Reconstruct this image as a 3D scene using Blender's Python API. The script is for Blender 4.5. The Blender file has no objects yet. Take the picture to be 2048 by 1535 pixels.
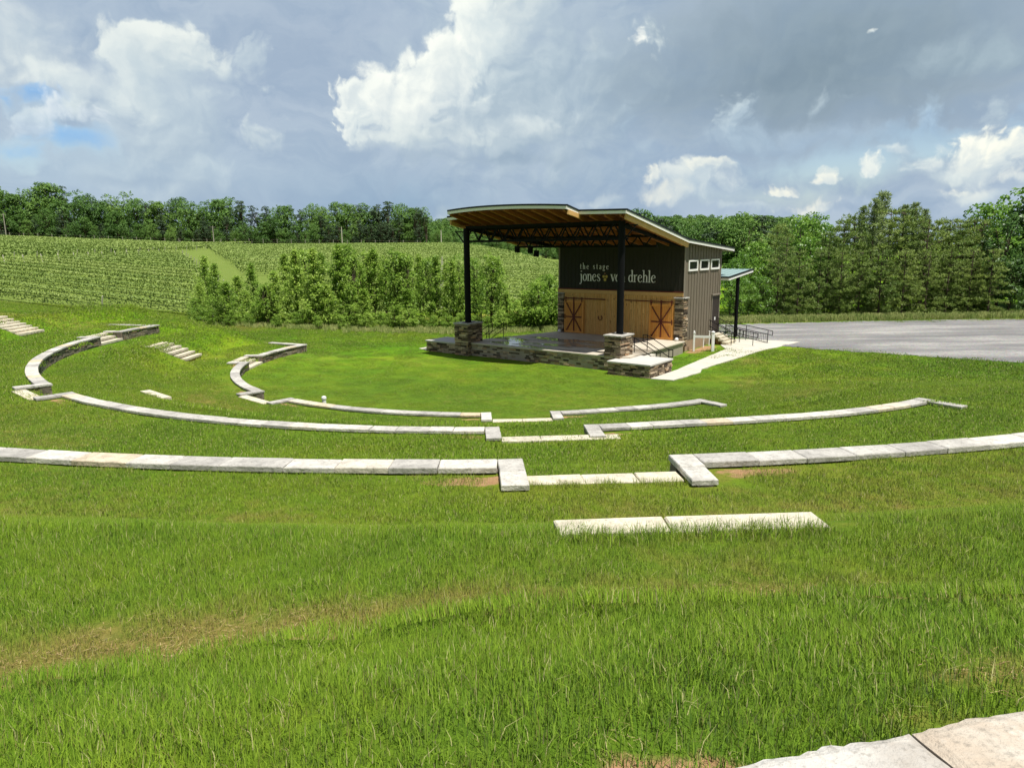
import bpy, math, random
import numpy as np
from mathutils import Vector, Matrix
random.seed(7); rng = np.random.default_rng(7)
scene = bpy.context.scene
COL = scene.collection
R2D = math.degrees
# ------------------------------------------------------------------ basics
PHI = 0.6505                                  # yaw of the pavilion
UX, UY = math.cos(PHI), -math.sin(PHI)        # along the stage front
VX, VY = math.sin(PHI), math.cos(PHI)         # towards the back of the stage
OX, OY = 6.27, 40.68                          # right-hand front post
CX, CY = -0.5, 40.6                           # centre of the amphitheatre
def uv2w(u, v): return (OX+u*UX+v*VX, OY+u*UY+v*VY)

def tag(o, label=None, cat=None, group=None, kind=None):
    if label: o['label'] = label
    if cat: o['category'] = cat
    if group: o['group'] = group
    if kind: o['kind'] = kind
    return o
def empty(name, loc=(0,0,0), rz=0.0, label=None, cat=None, group=None, parent=None):
    o = bpy.data.objects.new(name, None); COL.objects.link(o)
    o.location = loc; o.rotation_euler = (0,0,rz); o.empty_display_size = .3
    if parent: o.parent = parent
    return tag(o, label, cat, group)

class MB:
    """collects faces, then becomes ONE mesh object"""
    def __init__(s): s.v=[]; s.f=[]; s.t=[]; s.m=[]
    def face(s, pts, tint=.5, mi=0):
        n=len(s.v); s.v.extend(pts); s.f.append(tuple(range(n,n+len(pts)))); s.t.append(tint); s.m.append(mi)
    def hexa(s, b, tint=.5, mi=0):
        """b: 8 corners, bottom 4 ccw then top 4 ccw"""
        n=len(s.v); s.v.extend(b)
        for q in ((3,2,1,0),(4,5,6,7),(0,1,5,4),(1,2,6,5),(2,3,7,6),(3,0,4,7)):
            s.f.append(tuple(n+i for i in q)); s.t.append(tint); s.m.append(mi)
    def box(s, x0,x1,y0,y1,z0,z1, tint=.5, mi=0):
        s.hexa([(x0,y0,z0),(x1,y0,z0),(x1,y1,z0),(x0,y1,z0),(x0,y0,z1),(x1,y0,z1),(x1,y1,z1),(x0,y1,z1)], tint, mi)
    def bar(s, a, b, w, h=None, up=(0,0,1), tint=.5, mi=0):
        """rectangular bar from a to b"""
        h = h or w
        a=Vector(a); b=Vector(b); d=(b-a).normalized(); up=Vector(up)
        if abs(d.dot(up))>.98: up=Vector((0,1,0))
        x=d.cross(up).normalized()*w/2; y=x.cross(d).normalized()*h/2
        p=[tuple(q) for q in (a-x-y,a+x-y,b+x-y,b-x-y,a-x+y,a+x+y,b+x+y,b-x+y)]
        s.hexa(p, tint, mi)
    def tube(s, a, b, r0, r1=None, n=10, tint=.5, mi=0, caps=True):
        r1 = r0 if r1 is None else r1
        a=Vector(a); b=Vector(b); d=(b-a).normalized()
        x=d.orthogonal().normalized(); y=d.cross(x)
        k=len(s.v)
        for c,r in ((a,r0),(b,r1)):
            for i in range(n):
                t=2*math.pi*i/n; s.v.append(tuple(c+x*math.cos(t)*r+y*math.sin(t)*r))
        for i in range(n):
            j=(i+1)%n; s.f.append((k+i,k+j,k+n+j,k+n+i)); s.t.append(tint); s.m.append(mi)
        if caps:
            s.f.append(tuple(k+n-1-i for i in range(n))); s.t.append(tint); s.m.append(mi)
            s.f.append(tuple(k+n+i for i in range(n))); s.t.append(tint); s.m.append(mi)
    def lathe(s, c, prof, n=14, tint=.5, mi=0):
        k=len(s.v)
        for r,z in prof:
            for i in range(n):
                t=2*math.pi*i/n; s.v.append((c[0]+r*math.cos(t), c[1]+r*math.sin(t), c[2]+z))
        for q in range(len(prof)-1):
            for i in range(n):
                j=(i+1)%n; s.f.append((k+q*n+i,k+q*n+j,k+(q+1)*n+j,k+(q+1)*n+i)); s.t.append(tint); s.m.append(mi)
        s.f.append(tuple(k+(len(prof)-1)*n+i for i in range(n))); s.t.append(tint); s.m.append(mi)
    def build(s, name, mats, parent=None, smooth=False, bevel=0.0):
        me=bpy.data.meshes.new(name); me.from_pydata(s.v,[],s.f)
        at=me.attributes.new('tint','FLOAT','FACE'); at.data.foreach_set('value', np.array(s.t,dtype=np.float32))
        if not isinstance(mats,(list,tuple)): mats=[mats]
        for m in mats: me.materials.append(m)
        if len(mats)>1: me.polygons.foreach_set('material_index', np.array(s.m,dtype=np.int32))
        if smooth: me.polygons.foreach_set('use_smooth', np.ones(len(s.f),dtype=bool))
        me.update()
        o=bpy.data.objects.new(name,me); COL.objects.link(o)
        if parent: o.parent=parent
        if bevel:
            b=o.modifiers.new('b','BEVEL'); b.width=bevel; b.segments=2; b.limit_method='ANGLE'; b.harden_normals=False
        return o
def mesh_np(name, V, F, mat, attrs=None, parent=None, link=True, smooth=False):
    """V (n,3), F (m,k) int arrays -> object; attrs: {name:(domain, values)}"""
    me=bpy.data.meshes.new(name); V=np.asarray(V,dtype=np.float32); F=np.asarray(F,dtype=np.int32)
    n,k=F.shape
    me.vertices.add(len(V)); me.vertices.foreach_set('co',V.ravel())
    me.loops.add(n*k); me.loops.foreach_set('vertex_index',F.ravel())
    me.polygons.add(n); me.polygons.foreach_set('loop_start',np.arange(0,n*k,k,dtype=np.int32)); me.polygons.foreach_set('loop_total',np.full(n,k,dtype=np.int32))
    if smooth: me.polygons.foreach_set('use_smooth',np.ones(n,dtype=bool))
    for a,(dom,val) in (attrs or {}).items():
        at=me.attributes.new(a,'FLOAT',dom); at.data.foreach_set('value',np.asarray(val,dtype=np.float32))
    me.update(calc_edges=True); me.validate()
    if mat: me.materials.append(mat)
    o=bpy.data.objects.new(name,me)
    if link: COL.objects.link(o)
    if parent: o.parent=parent
    return o

# ------------------------------------------------------------------ materials
def srgb(r,g,b):
    f=lambda c: (c/255/12.92) if c/255<=.04045 else ((c/255+.055)/1.055)**2.4
    return (f(r),f(g),f(b),1)
class NT:
    def __init__(s, tree): s.t=tree; s.n=tree.nodes; s.l=tree.links
    def node(s, typ, **kw):
        n=s.n.new(typ)
        for k,v in kw.items():
            if k.startswith('i_'): n.inputs[k[2:].replace('_',' ')].default_value=v
            else: setattr(n,k,v)
        return n
    def link(s,a,b): s.l.new(a,b)
    def put(s, sock, val):
        if hasattr(val,'is_linked') or isinstance(val,bpy.types.NodeSocket): s.l.new(val,sock)
        else: sock.default_value=val
    def math(s, op, a, b=0.0, c=None, clamp=False):
        n=s.n.new('ShaderNodeMath'); n.operation=op; n.use_clamp=clamp
        s.put(n.inputs[0],a); s.put(n.inputs[1],b)
        if c is not None: s.put(n.inputs[2],c)
        return n.outputs[0]
    def mix(s, f, a, b, mode='MIX'):
        n=s.n.new('ShaderNodeMix'); n.data_type='RGBA'; n.blend_type=mode
        s.put(n.inputs[0],f); s.put(n.inputs[6],a); s.put(n.inputs[7],b)
        return n.outputs[2]
    def ramp(s, f, stops, interp='LINEAR'):
        n=s.n.new('ShaderNodeValToRGB'); e=n.color_ramp; e.interpolation=interp
        while len(e.elements)<len(stops): e.elements.new(.5)
        for el,(p,c) in zip(e.elements,stops): el.position=p; el.color=c
        s.put(n.inputs[0],f); return n.outputs[0]
    def mapr(s, v, a,b,c=0.0,d=1.0, smooth=True):
        n=s.n.new('ShaderNodeMapRange'); n.interpolation_type='SMOOTHSTEP' if smooth else 'LINEAR'
        s.put(n.inputs[0],v)
        for i,x in enumerate((a,b,c,d)): s.put(n.inputs[1+i],x)
        return n.outputs[0]
    def noise(s, vec, scale, detail=3, rough=.55, dist=0.0, dim='3D'):
        n=s.n.new('ShaderNodeTexNoise'); n.noise_dimensions=dim
        if vec is not None: s.l.new(vec,n.inputs['Vector'])
        n.inputs['Scale'].default_value=scale; n.inputs['Detail'].default_value=detail
        n.inputs['Roughness'].default_value=rough; n.inputs['Distortion'].default_value=dist
        return n.outputs['Fac']
    def mapping(s, vec, scale=(1,1,1), rot=(0,0,0), loc=(0,0,0)):
        n=s.n.new('ShaderNodeMapping'); s.l.new(vec,n.inputs['Vector'])
        n.inputs['Scale'].default_value=scale; n.inputs['Rotation'].default_value=rot; n.inputs['Location'].default_value=loc
        return n.outputs[0]
    def attr(s, name, typ='GEOMETRY'):
        n=s.n.new('ShaderNodeAttribute'); n.attribute_name=name; n.attribute_type=typ; return n.outputs['Fac']
    def bump(s, h, strength=.5, dist=.02, normal=None):
        n=s.n.new('ShaderNodeBump'); n.inputs['Strength'].default_value=strength; n.inputs['Distance'].default_value=dist
        s.l.new(h,n.inputs['Height'])
        if normal is not None: s.l.new(normal,n.inputs['Normal'])
        return n.outputs[0]
def new_mat(name):
    m=bpy.data.materials.new(name); m.use_nodes=True
    t=NT(m.node_tree); b=m.node_tree.nodes['Principled BSDF']
    b.inputs['Specular IOR Level'].default_value=.3
    return m,t,b
def gpos(t): return t.n.new('ShaderNodeNewGeometry').outputs['Position']
def opos(t): return t.n.new('ShaderNodeTexCoord').outputs['Object']

def simple(name, col, rough=.6, metal=0.0, var=.12, scale=6.0, bump=0.0):
    m,t,b=new_mat(name); p=opos(t)
    n=t.noise(p,scale,4)
    c=t.mix(n,(col[0]*(1-var),col[1]*(1-var),col[2]*(1-var),1),(min(1,col[0]*(1+var)),min(1,col[1]*(1+var)),min(1,col[2]*(1+var)),1))
    t.link(c,b.inputs['Base Color']); b.inputs['Roughness'].default_value=rough; b.inputs['Metallic'].default_value=metal
    if bump: t.link(t.bump(t.noise(p,scale*6,4),.5,bump),b.inputs['Normal'])
    return m

def stone_mat(name, stops, rough=.85):
    m,t,b=new_mat(name); p=gpos(t); ti=t.attr('tint')
    c=t.ramp(ti,stops)
    n1=t.noise(p,5,5,.65); n2=t.noise(p,24,4,.6)
    k=t.mapr(n1,.25,.75,.62,1.25,False); 
    mul=t.n.new('ShaderNodeMix'); mul.data_type='RGBA'; mul.blend_type='MULTIPLY'; mul.inputs[0].default_value=1
    t.link(c,mul.inputs[6]); cb=t.n.new('ShaderNodeCombineColor'); [t.link(k,cb.inputs[i]) for i in range(3)]
    t.link(cb.outputs[0],mul.inputs[7])
    c2=t.mix(t.mapr(n2,.52,.72,0,.5),mul.outputs[2],(.12,.105,.085,1))
    t.link(c2,b.inputs['Base Color']); b.inputs['Roughness'].default_value=rough
    h=t.math('ADD',n1,t.math('MULTIPLY',n2,.5)); t.link(t.bump(h,.7,.03),b.inputs['Normal'])
    return m
M={}
M['ledge']=stone_mat('ledgestone',[(0,(.045,.034,.025,1)),(.3,(.17,.125,.085,1)),(.55,(.33,.255,.175,1)),(.8,(.60,.48,.34,1)),(1,(.46,.27,.145,1))])
M['wallstone']=stone_mat('terrace_stone',[(0,(.10,.085,.07,1)),(.4,(.21,.175,.135,1)),(.75,(.32,.275,.21,1)),(1,(.25,.16,.095,1))])
M['cap']=stone_mat('cap_stone',[(0,(.38,.365,.335,1)),(.5,(.54,.52,.47,1)),(.85,(.63,.60,.53,1)),(1,(.60,.49,.33,1))])
M['tread']=stone_mat('tread_stone',[(0,(.52,.48,.37,1)),(.5,(.63,.58,.45,1)),(1,(.65,.58,.43,1))])
M['riser']=simple('red_clay',(.30,.15,.075),.95,var=.3,scale=8,bump=.01)

def plank_mat(name, base, dark, pw=.14, axis='x', knots=True, rough=.55):
    m,t,b=new_mat(name); p=opos(t)
    sx=t.n.new('ShaderNodeSeparateXYZ'); t.link(p,sx.inputs[0])
    a=sx.outputs[0] if axis=='x' else sx.outputs[2]
    idx=t.math('FLOOR',t.math('DIVIDE',a,pw))
    wn=t.n.new('ShaderNodeTexWhiteNoise'); wn.noise_dimensions='1D'; t.link(idx,wn.inputs['W'])
    fr=t.math('FRACT',t.math('DIVIDE',a,pw))
    sc=(14,14,1.2) if axis=='x' else (1.2,1.2,14)
    cmb=t.n.new('ShaderNodeVectorMath'); cmb.operation='ADD'; t.link(p,cmb.inputs[0]); t.link(wn.outputs['Color'],cmb.inputs[1])
    g=t.noise(t.mapping(cmb.outputs[0],sc),1.6,5,.6,.6)
    c=t.mix(t.mapr(g,.3,.75),base,dark)
    c=t.mix(t.math('MULTIPLY',wn.outputs['Value'],.8),c,(dark[0]*1.25,dark[1]*1.15,dark[2],1))
    if knots:
        kn=t.noise(t.mapping(cmb.outputs[0],(5,5,2.2)),1.7,2,.4)
        c=t.mix(t.mapr(kn,.66,.72,0,.75),c,(dark[0]*.35,dark[1]*.28,dark[2]*.25,1))
    gap=t.math('GREATER_THAN',t.math('ABSOLUTE',t.math('SUBTRACT',fr,.5)),.46)
    c=t.mix(t.math('MULTIPLY',gap,.7),c,(dark[0]*.2,dark[1]*.2,dark[2]*.2,1))
    t.link(c,b.inputs['Base Color']); b.inputs['Roughness'].default_value=rough
    t.link(t.bump(t.math('SUBTRACT',g,t.math('MULTIPLY',gap,1.5)),.4,.006),b.inputs['Normal'])
    return m
M['pine_boards']=plank_mat('knotty_pine_boards',(.86,.55,.19,1),(.50,.26,.075,1))
M['door_boards']=plank_mat('stained_door_boards',(.78,.38,.085,1),(.56,.23,.045,1),.13,knots=False)
M['door_frame']=simple('stained_door_frame',(.74,.34,.08),.5,var=.2,scale=4)
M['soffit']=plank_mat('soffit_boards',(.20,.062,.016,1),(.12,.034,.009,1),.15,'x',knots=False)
M['rafter']=simple('rafter_wood',(.29,.105,.03),.6,var=.25,scale=3)
M['beam_light']=simple('glulam_wood',(.66,.40,.15),.6,var=.2,scale=3)
M['brace']=simple('oxblood_iron',(.13,.03,.018),.6)
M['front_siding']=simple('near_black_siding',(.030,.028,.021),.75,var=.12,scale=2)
M['dark_siding']=simple('dark_brown_siding',(.175,.146,.108),.7,var=.1,scale=2)
M['trim_brown']=simple('brown_trim',(.22,.19,.15),.7)
M['black_steel']=simple('black_steel',(.006,.006,.007),.6,var=.2)
M['black_steel'].node_tree.nodes['Principled BSDF'].inputs['Specular IOR Level'].default_value=.12
M['white_trim']=simple('white_painted_trim',(.90,.88,.84),.5,var=.04)
M['white_vinyl']=simple('white_vinyl',(.82,.82,.8),.35,var=.03)
M['letter']=simple('pale_grey_letter',(.92,.92,.90),.5,var=.03)
M['gold']=simple('gold_paint',(.55,.42,.10),.5,var=.1)
M['twig_brown']=simple('brown_paint',(.28,.14,.08),.5,var=.1)
M['block']=simple('tan_foundation',(.34,.25,.165),.9,var=.18,scale=5,bump=.01)
M['conc_side']=simple('concrete_side',(.36,.31,.25),.9,var=.15,scale=4,bump=.006)
def glass_mat():
    m,t,b=new_mat('window_glass'); b.inputs['Base Color'].default_value=(.012,.013,.015,1); b.inputs['Roughness'].default_value=.08; b.inputs['Specular IOR Level'].default_value=.5
    return m
M['glass']=glass_mat()
def roof_mat(name, col, rough):
    m,t,b=new_mat(name); p=opos(t); n=t.noise(p,1.5,4)
    t.link(t.mix(n,tuple(c*.85 for c in col[:3])+(1,),tuple(min(1,c*1.15) for c in col[:3])+(1,)),b.inputs['Base Color']); b.inputs['Roughness'].default_value=rough; b.inputs['Metallic'].default_value=.3
    return m
M['roof_dark']=roof_mat('charcoal_roof_metal',(.018,.02,.024),.45)
M['roof_green']=roof_mat('grey_green_roof_metal',(.34,.47,.44),.35)
def concrete_mat(name, col, wet=False):
    m,t,b=new_mat(name); p=gpos(t)
    n=t.noise(p,.8,6,.6); n2=t.noise(p,9,4,.6)
    c=t.mix(n,tuple(x*.82 for x in col)+(1,),tuple(min(1,x*1.12) for x in col)+(1,))
    c=t.mix(t.mapr(n2,.5,.8,0,.25),c,tuple(x*.7 for x in col)+(1,))
    b.inputs['Roughness'].default_value=.8
    if wet:
        q=t.mapping(opos(t),(.30,.75,1)); w=t.noise(q,1.0,4,.5)
        sep=t.n.new('ShaderNodeSeparateXYZ'); t.link(opos(t),sep.inputs[0])
        du=t.math('DIVIDE',t.math('SUBTRACT',sep.outputs[0],-4.6),5.4); dv=t.math('DIVIDE',t.math('SUBTRACT',sep.outputs[1],1.9),2.6)
        rr=t.math('ADD',t.math('MULTIPLY',du,du),t.math('MULTIPLY',dv,dv))
        w=t.math('SUBTRACT',w,t.math('MULTIPLY',rr,.10))
        pud=t.mapr(w,.43,.46); damp=t.mapr(w,.36,.43)
        c=t.mix(t.math('MULTIPLY',damp,.6),c,tuple(x*.42 for x in col)+(1,))
        rg=t.mapr(pud,0,1,.75,.03,False); t.link(rg,b.inputs['Roughness']); b.inputs['Specular IOR Level'].default_value=.5
        hb=t.math('MULTIPLY',n2,t.math('SUBTRACT',1,pud)); t.link(t.bump(hb,.2,.004),b.inputs['Normal'])
    else: t.link(t.bump(n2,.25,.006),b.inputs['Normal'])
    t.link(c,b.inputs['Base Color']); return m
M['concrete']=concrete_mat('pale_concrete',(.58,.55,.465))
M['stage_floor']=concrete_mat('stage_concrete',(.56,.50,.40),True)
M['plinth']=concrete_mat('plinth_concrete',(.56,.54,.50))

# grass colour shared by the ground sheet and the blades, a function of the place only
def grass_color(t, p, dry):
    n1=t.noise(p,.09,3,.6); n2=t.noise(p,.5,4,.65); n3=t.noise(p,3.5,3,.6)
    f=t.math('ADD',t.math('MULTIPLY',n1,.5),t.math('ADD',t.math('MULTIPLY',n2,.35),t.math('MULTIPLY',n3,.15)))
    c=t.ramp(f,[(.38,(.066,.178,.007,1)),(.465,(.116,.252,.009,1)),(.54,(.175,.298,.011,1)),(.63,(.245,.30,.022,1))])
    d=t.mapr(t.math('ADD',dry,t.math('MULTIPLY',t.math('SUBTRACT',n3,.5),.9)),.25,.85)
    d=t.math('MULTIPLY',d,t.mapr(dry,.02,.2))
    return t.mix(t.math('MULTIPLY',d,.82),c,(.40,.26,.095,1)), n3
def ground_mat():
    m,t,b=new_mat('ground_turf'); p=gpos(t)
    dry=t.attr('dry'); dirt=t.attr('dirt'); vin=t.attr('vine')
    c,n3=grass_color(t,p,dry)
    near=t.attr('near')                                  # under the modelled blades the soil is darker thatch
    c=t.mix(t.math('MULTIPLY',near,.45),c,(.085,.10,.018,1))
    fine=t.noise(t.mapping(p,(1,1,.4)),14,5,.7)
    c=t.mix(t.mapr(fine,.40,.70,0,.4),c,(.05,.10,.010,1))
    vg=t.mix(t.noise(p,.35,4),(.13,.20,.03,1),(.20,.25,.06,1)); vg=t.mix(t.mapr(t.noise(p,1.6,6,.7),.42,.7,0,.5),vg,(.07,.12,.02,1)); c=t.mix(vin,c,vg)
    dn=t.mapr(t.math('ADD',dirt,t.math('MULTIPLY',t.math('SUBTRACT',t.noise(p,2.2,5,.65),.5),1.1)),.42,.62)
    dn=t.math('MULTIPLY',dn,t.mapr(dirt,.05,.2))
    dc=t.mix(t.noise(p,6,5),(.30,.155,.07,1),(.46,.31,.17,1)); c=t.mix(dn,c,dc)
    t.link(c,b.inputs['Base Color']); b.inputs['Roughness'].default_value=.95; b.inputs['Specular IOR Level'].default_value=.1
    t.link(t.bump(t.math('ADD',fine,t.math('MULTIPLY',n3,.6)),.8,.08),b.inputs['Normal'])
    return m
M['ground']=ground_mat()
def up_normal(t,k):
    g=t.n.new('ShaderNodeNewGeometry').outputs['Normal']
    m=t.n.new('ShaderNodeMix'); m.data_type='VECTOR'; m.inputs[0].default_value=k; t.link(g,m.inputs[4]); m.inputs[5].default_value=(0,0,1)
    n=t.n.new('ShaderNodeVectorMath'); n.operation='NORMALIZE'; t.link(m.outputs[1],n.inputs[0]); return n.outputs[0]
def blade_mat(name):
    m,t,b=new_mat(name); p=gpos(t)
    dry=t.attr('dry','INSTANCER')
    c,_=grass_color(t,p,dry)
    ti=t.attr('tint')                                    # blade to blade
    c=t.mix(t.mapr(ti,.0,1,0,1,False),t.mix(.5,c,(.025,.085,.003,1)),t.mix(.5,c,(.40,.54,.06,1)))
    c=t.mix(t.math('MULTIPLY',t.math('GREATER_THAN',ti,.95),.75),c,(.52,.46,.24,1)); c=t.mix(t.math('MULTIPLY',t.math('LESS_THAN',ti,.07),.5),c,(.30,.21,.09,1))
    t.link(c,b.inputs['Base Color']); b.inputs['Roughness'].default_value=.55; b.inputs['Specular IOR Level'].default_value=.12
    t.link(up_normal(t,.66),b.inputs['Normal'])
    tr=t.n.new('ShaderNodeBsdfTranslucent'); t.link(c,tr.inputs['Color'])
    mx=t.n.new('ShaderNodeMixShader'); mx.inputs[0].default_value=.35
    t.link(b.outputs[0],mx.inputs[1]); t.link(tr.outputs[0],mx.inputs[2])
    t.link(mx.outputs[0],m.node_tree.nodes['Material Output'].inputs['Surface'])
    return m
M['blade']=blade_mat('grass_blade')
def leaf_mat(name, c0, c1, c2, trans=.3, rough=.5, posvar=.7, spec=.3):
    m,t,b=new_mat(name)
    ti=t.attr('tint'); oi=t.n.new('ShaderNodeObjectInfo').outputs['Random']
    n=t.noise(gpos(t),posvar,3)
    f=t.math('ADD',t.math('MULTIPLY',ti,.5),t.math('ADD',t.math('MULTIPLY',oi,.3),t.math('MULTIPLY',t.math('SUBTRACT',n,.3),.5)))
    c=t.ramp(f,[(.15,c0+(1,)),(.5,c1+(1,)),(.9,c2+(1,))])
    t.link(c,b.inputs['Base Color']); b.inputs['Roughness'].default_value=rough; b.inputs['Specular IOR Level'].default_value=spec
    t.link(up_normal(t,.3),b.inputs['Normal'])
    tr=t.n.new('ShaderNodeBsdfTranslucent'); t.link(c,tr.inputs['Color'])
    mx=t.n.new('ShaderNodeMixShader'); mx.inputs[0].default_value=trans
    t.link(b.outputs[0],mx.inputs[1]); t.link(tr.outputs[0],mx.inputs[2])
    t.link(mx.outputs[0],m.node_tree.nodes['Material Output'].inputs['Surface'])
    return m
M['leaf_far']=leaf_mat('broadleaf_far',(.05,.12,.025),(.11,.225,.04),(.23,.36,.07),.3,.55,.05)
M['leaf_farpine']=leaf_mat('pine_far',(.03,.06,.026),(.048,.09,.036),(.08,.13,.05),.15,.6,.05)
M['leaf_young']=leaf_mat('young_leaf',(.10,.205,.025),(.235,.385,.05),(.44,.58,.115),.42,.45,.9,.25)
M['leaf_bright']=leaf_mat('bright_leaf',(.07,.165,.022),(.15,.30,.035),(.29,.45,.07),.4,.4,.4,.4)
M['leaf_dark']=leaf_mat('dark_leaf',(.04,.10,.02),(.08,.17,.033),(.15,.26,.055),.3,.4,.4,.4)
M['needle']=leaf_mat('pine_needle',(.08,.145,.03),(.165,.25,.05),(.31,.385,.09),.3,.5,.6,.25)
M['needle_pale']=leaf_mat('pale_pine_needle',(.13,.20,.07),(.23,.31,.11),(.36,.44,.18),.3,.5,.4,.3)
M['vine']=leaf_mat('vine_leaf',(.15,.235,.045),(.26,.36,.085),(.38,.46,.14),.2,.6,.08)
M['weeds']=leaf_mat('tall_weeds',(.13,.21,.04),(.26,.32,.08),(.46,.45,.19),.3,.7,.3)
M['bark']=simple('bark',(.10,.075,.055),.9,var=.35,scale=3,bump=.01)
M['bark_pale']=simple('pale_bark',(.26,.22,.17),.9,var=.3,scale=3)
M['pole_wood']=simple('weathered_pole',(.34,.31,.27),.85,var=.15)
M['post_wood']=simple('pale_post',(.52,.48,.40),.85,var=.15)
def gravel_mat():
    m,t,b=new_mat('gravel'); p=gpos(t)
    n=t.noise(t.mapping(p,(.5,1.6,1),(0,0,.35)),.22,5,.6); n2=t.noise(p,5,6,.75); v=t.n.new('ShaderNodeTexVoronoi'); v.inputs['Scale'].default_value=22; t.link(p,v.inputs['Vector'])
    c=t.ramp(n,[(.3,(.16,.16,.16,1)),(.5,(.25,.246,.238,1)),(.66,(.39,.38,.355,1))])
    tk=t.noise(t.mapping(p,(.05,1.1,1),(0,0,.55)),1.0,3,.5); c=t.mix(t.mapr(tk,.52,.60,0,.35),c,(.15,.15,.15,1)); c=t.mix(t.mapr(tk,.40,.34,0,.3),c,(.50,.48,.44,1)); c=t.mix(t.mapr(n2,.42,.68,0,.55),c,(.16,.158,.155,1)); c=t.mix(.3,c,v.outputs['Color'],'SOFT_LIGHT')
    t.link(c,b.inputs['Base Color']); b.inputs['Roughness'].default_value=.9
    t.link(t.bump(t.math('ADD',n2,v.outputs['Distance']),.7,.04),b.inputs['Normal']); return m
M['gravel']=gravel_mat()
M['track']=simple('pale_track',(.40,.34,.24),.95,var=.2,scale=.3)

# ------------------------------------------------------------------ terrain
def sstep(a,b,x):
    t=np.clip((np.asarray(x,dtype=float)-a)/(b-a),0,1); return t*t*(3-2*t)
def vnoise(x,y,seed=0):
    xi=np.floor(x).astype(np.int64); yi=np.floor(y).astype(np.int64); fx=x-xi; fy=y-yi
    fx=fx*fx*(3-2*fx); fy=fy*fy*(3-2*fy)
    def h(a,b):
        n=(a*374761393+b*668265263+seed*974711)&0x7fffffff; n=((n^(n>>13))*1274126177)&0x7fffffff
        return ((n^(n>>16))&0xffff)/65535.
    return (h(xi,yi)*(1-fx)+h(xi+1,yi)*fx)*(1-fy)+(h(xi,yi+1)*(1-fx)+h(xi+1,yi+1)*fx)*fy
def fbm(x,y,seed=0): return (vnoise(x,y,seed)*.5+vnoise(x*2.1,y*2.1,seed+1)*.3+vnoise(x*4.3,y*4.3,seed+2)*.2)
# angle measured clockwise-continuous: 155 -> 180 -> 304 (=-56)
A_AIS=(180.5,227.0,273.3)                      # axes of the three aisles
HALF=1.12                                      # half width of an aisle
# walls: R inner, thickness, cap top, inner ground, outer ground, arc start, arc end
WALLS=[dict(R=14.2,T=.45,z=.82,zi=.34,zo=.70,a0=155.5,a1=304.3,wing=1.15),
       dict(R=22.25,T=.45,z=2.32,zi=1.78,zo=2.20,a0=168.3,a1=304.4,wing=1.15),
       dict(R=31.05,T=.40,z=4.10,zi=3.45,zo=4.0,a0=196,a1=318,wing=1.12),
       dict(R=38.62,T=.55,z=5.52,zi=5.40,zo=5.42,a0=262,a1=300,wing=0)]
PROF_R=[0,9,14.2, 17.4,19.4, 22.2, 26.4,28.6, 31.0, 33.3,35.4, 37.2,37.9,38.6, 60]
def DR(k,a):
    a=np.where(np.asarray(a,dtype=float)<90,np.asarray(a,dtype=float)+360,a)
    return .34*sstep(285,304,a) if k==0 else (.88*sstep(280,304,a) if k==1 else 0*a)
def ang_of(x,y): return np.degrees(np.arctan2(y-CY,x-CX))%360
def aisle_off(x,y):
    """signed distance from the closest aisle axis (and true only on its ray)"""
    best=np.full(np.shape(x),99.0)
    for a in A_AIS:
        c,s=math.cos(math.radians(a)),math.sin(math.radians(a))
        along=(x-CX)*c+(y-CY)*s; off=np.abs(-(x-CX)*s+(y-CY)*c)
        best=np.where(along>0,np.minimum(best,off),best)
    return best
def bowl(x,y):
    r0=np.hypot(x-CX,y-CY); r=r0; off=aisle_off(x,y)
    # segments between the walls: piecewise (r,z)
    segs=[([0,9,14.2],[0,.06,.34]),([14.2,15.4,17.6,19.6,22.25],[.70,.72,.80,1.66,1.78]),
          ([22.25,24,26.6,28.7,31.05],[2.20,2.22,2.30,3.20,3.45]),([31.05,32.2,33.4,35.5,37.0,60],[4.0,4.0,4.04,4.88,4.97,5.0]),([38.62,60],[5.0,5.0])]
    zs=[np.interp(r,a,b) for a,b in segs]
    z=zs[0]
    inA=1-sstep(HALF-.05,HALF+.12,off)
    ang=ang_of(x,y)
    for k,w in enumerate(WALLS):
        r=r0-DR(k,ang)
        hard=sstep(w['R']+w['T']*.3,w['R']+w['T']*.75,r)
        soft=sstep(w['R']+.0,w['R']+1.12,r) if k!=2 else sstep(w['R']-.35,w['R']+.48,r)
        past=sstep(w['a1']-.1,w['a1']+2.5,np.where(ang<90,ang+360,ang))+sstep(-w['a0']+.1,-w['a0']+2.5,-np.where(ang<90,ang+360,ang))
        far=sstep(w['R']-2.4,w['R']+2.6,r)
        h=hard*(1-inA)+soft*inA
        past=np.clip(past,0,1); h=h*(1-past)+far*past
        h=h-inA*.0
        if k==0: z=zs[0]*(1-h)+zs[1]*h
        else: z=z*(1-h)+zs[k+1]*h
    r=r0
    for k,w in enumerate(WALLS[:3]): q=(.78 if k!=2 else .45); z=z-.06*inA*sstep(w['R']+q-.1,w['R']+q+.05,r)*(1-sstep(w['R']+q+.22,w['R']+q+.36,r))
    # near the viewer the ground steps up once more along a slightly oblique crest
    sh=y-CREST(x); hump=.20*sstep(.06,-.10,sh)+.20*sstep(-.1,-1.3,sh)
    hump=hump*sstep(34,36,r)
    return z+hump
CREST=lambda x: np.interp(x,[-12,-2.3,-1.3,-.08,1.2,2.84,12],[-2,2.84,3.17,3.50,3.62,3.66,2.6])
T_=[-2.0,-.718,-.437,-.087,.06,.25,2.0]
Y0=[64,66,66,76,84,70,60]; Z0=[2.6,1.9,.6,.2,.2,.32,.32]; Y1=[280,280,280,235,165,170,170]; Z1=[20,12.3,8.9,7.4,3.4,1.5,1.0]
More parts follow.
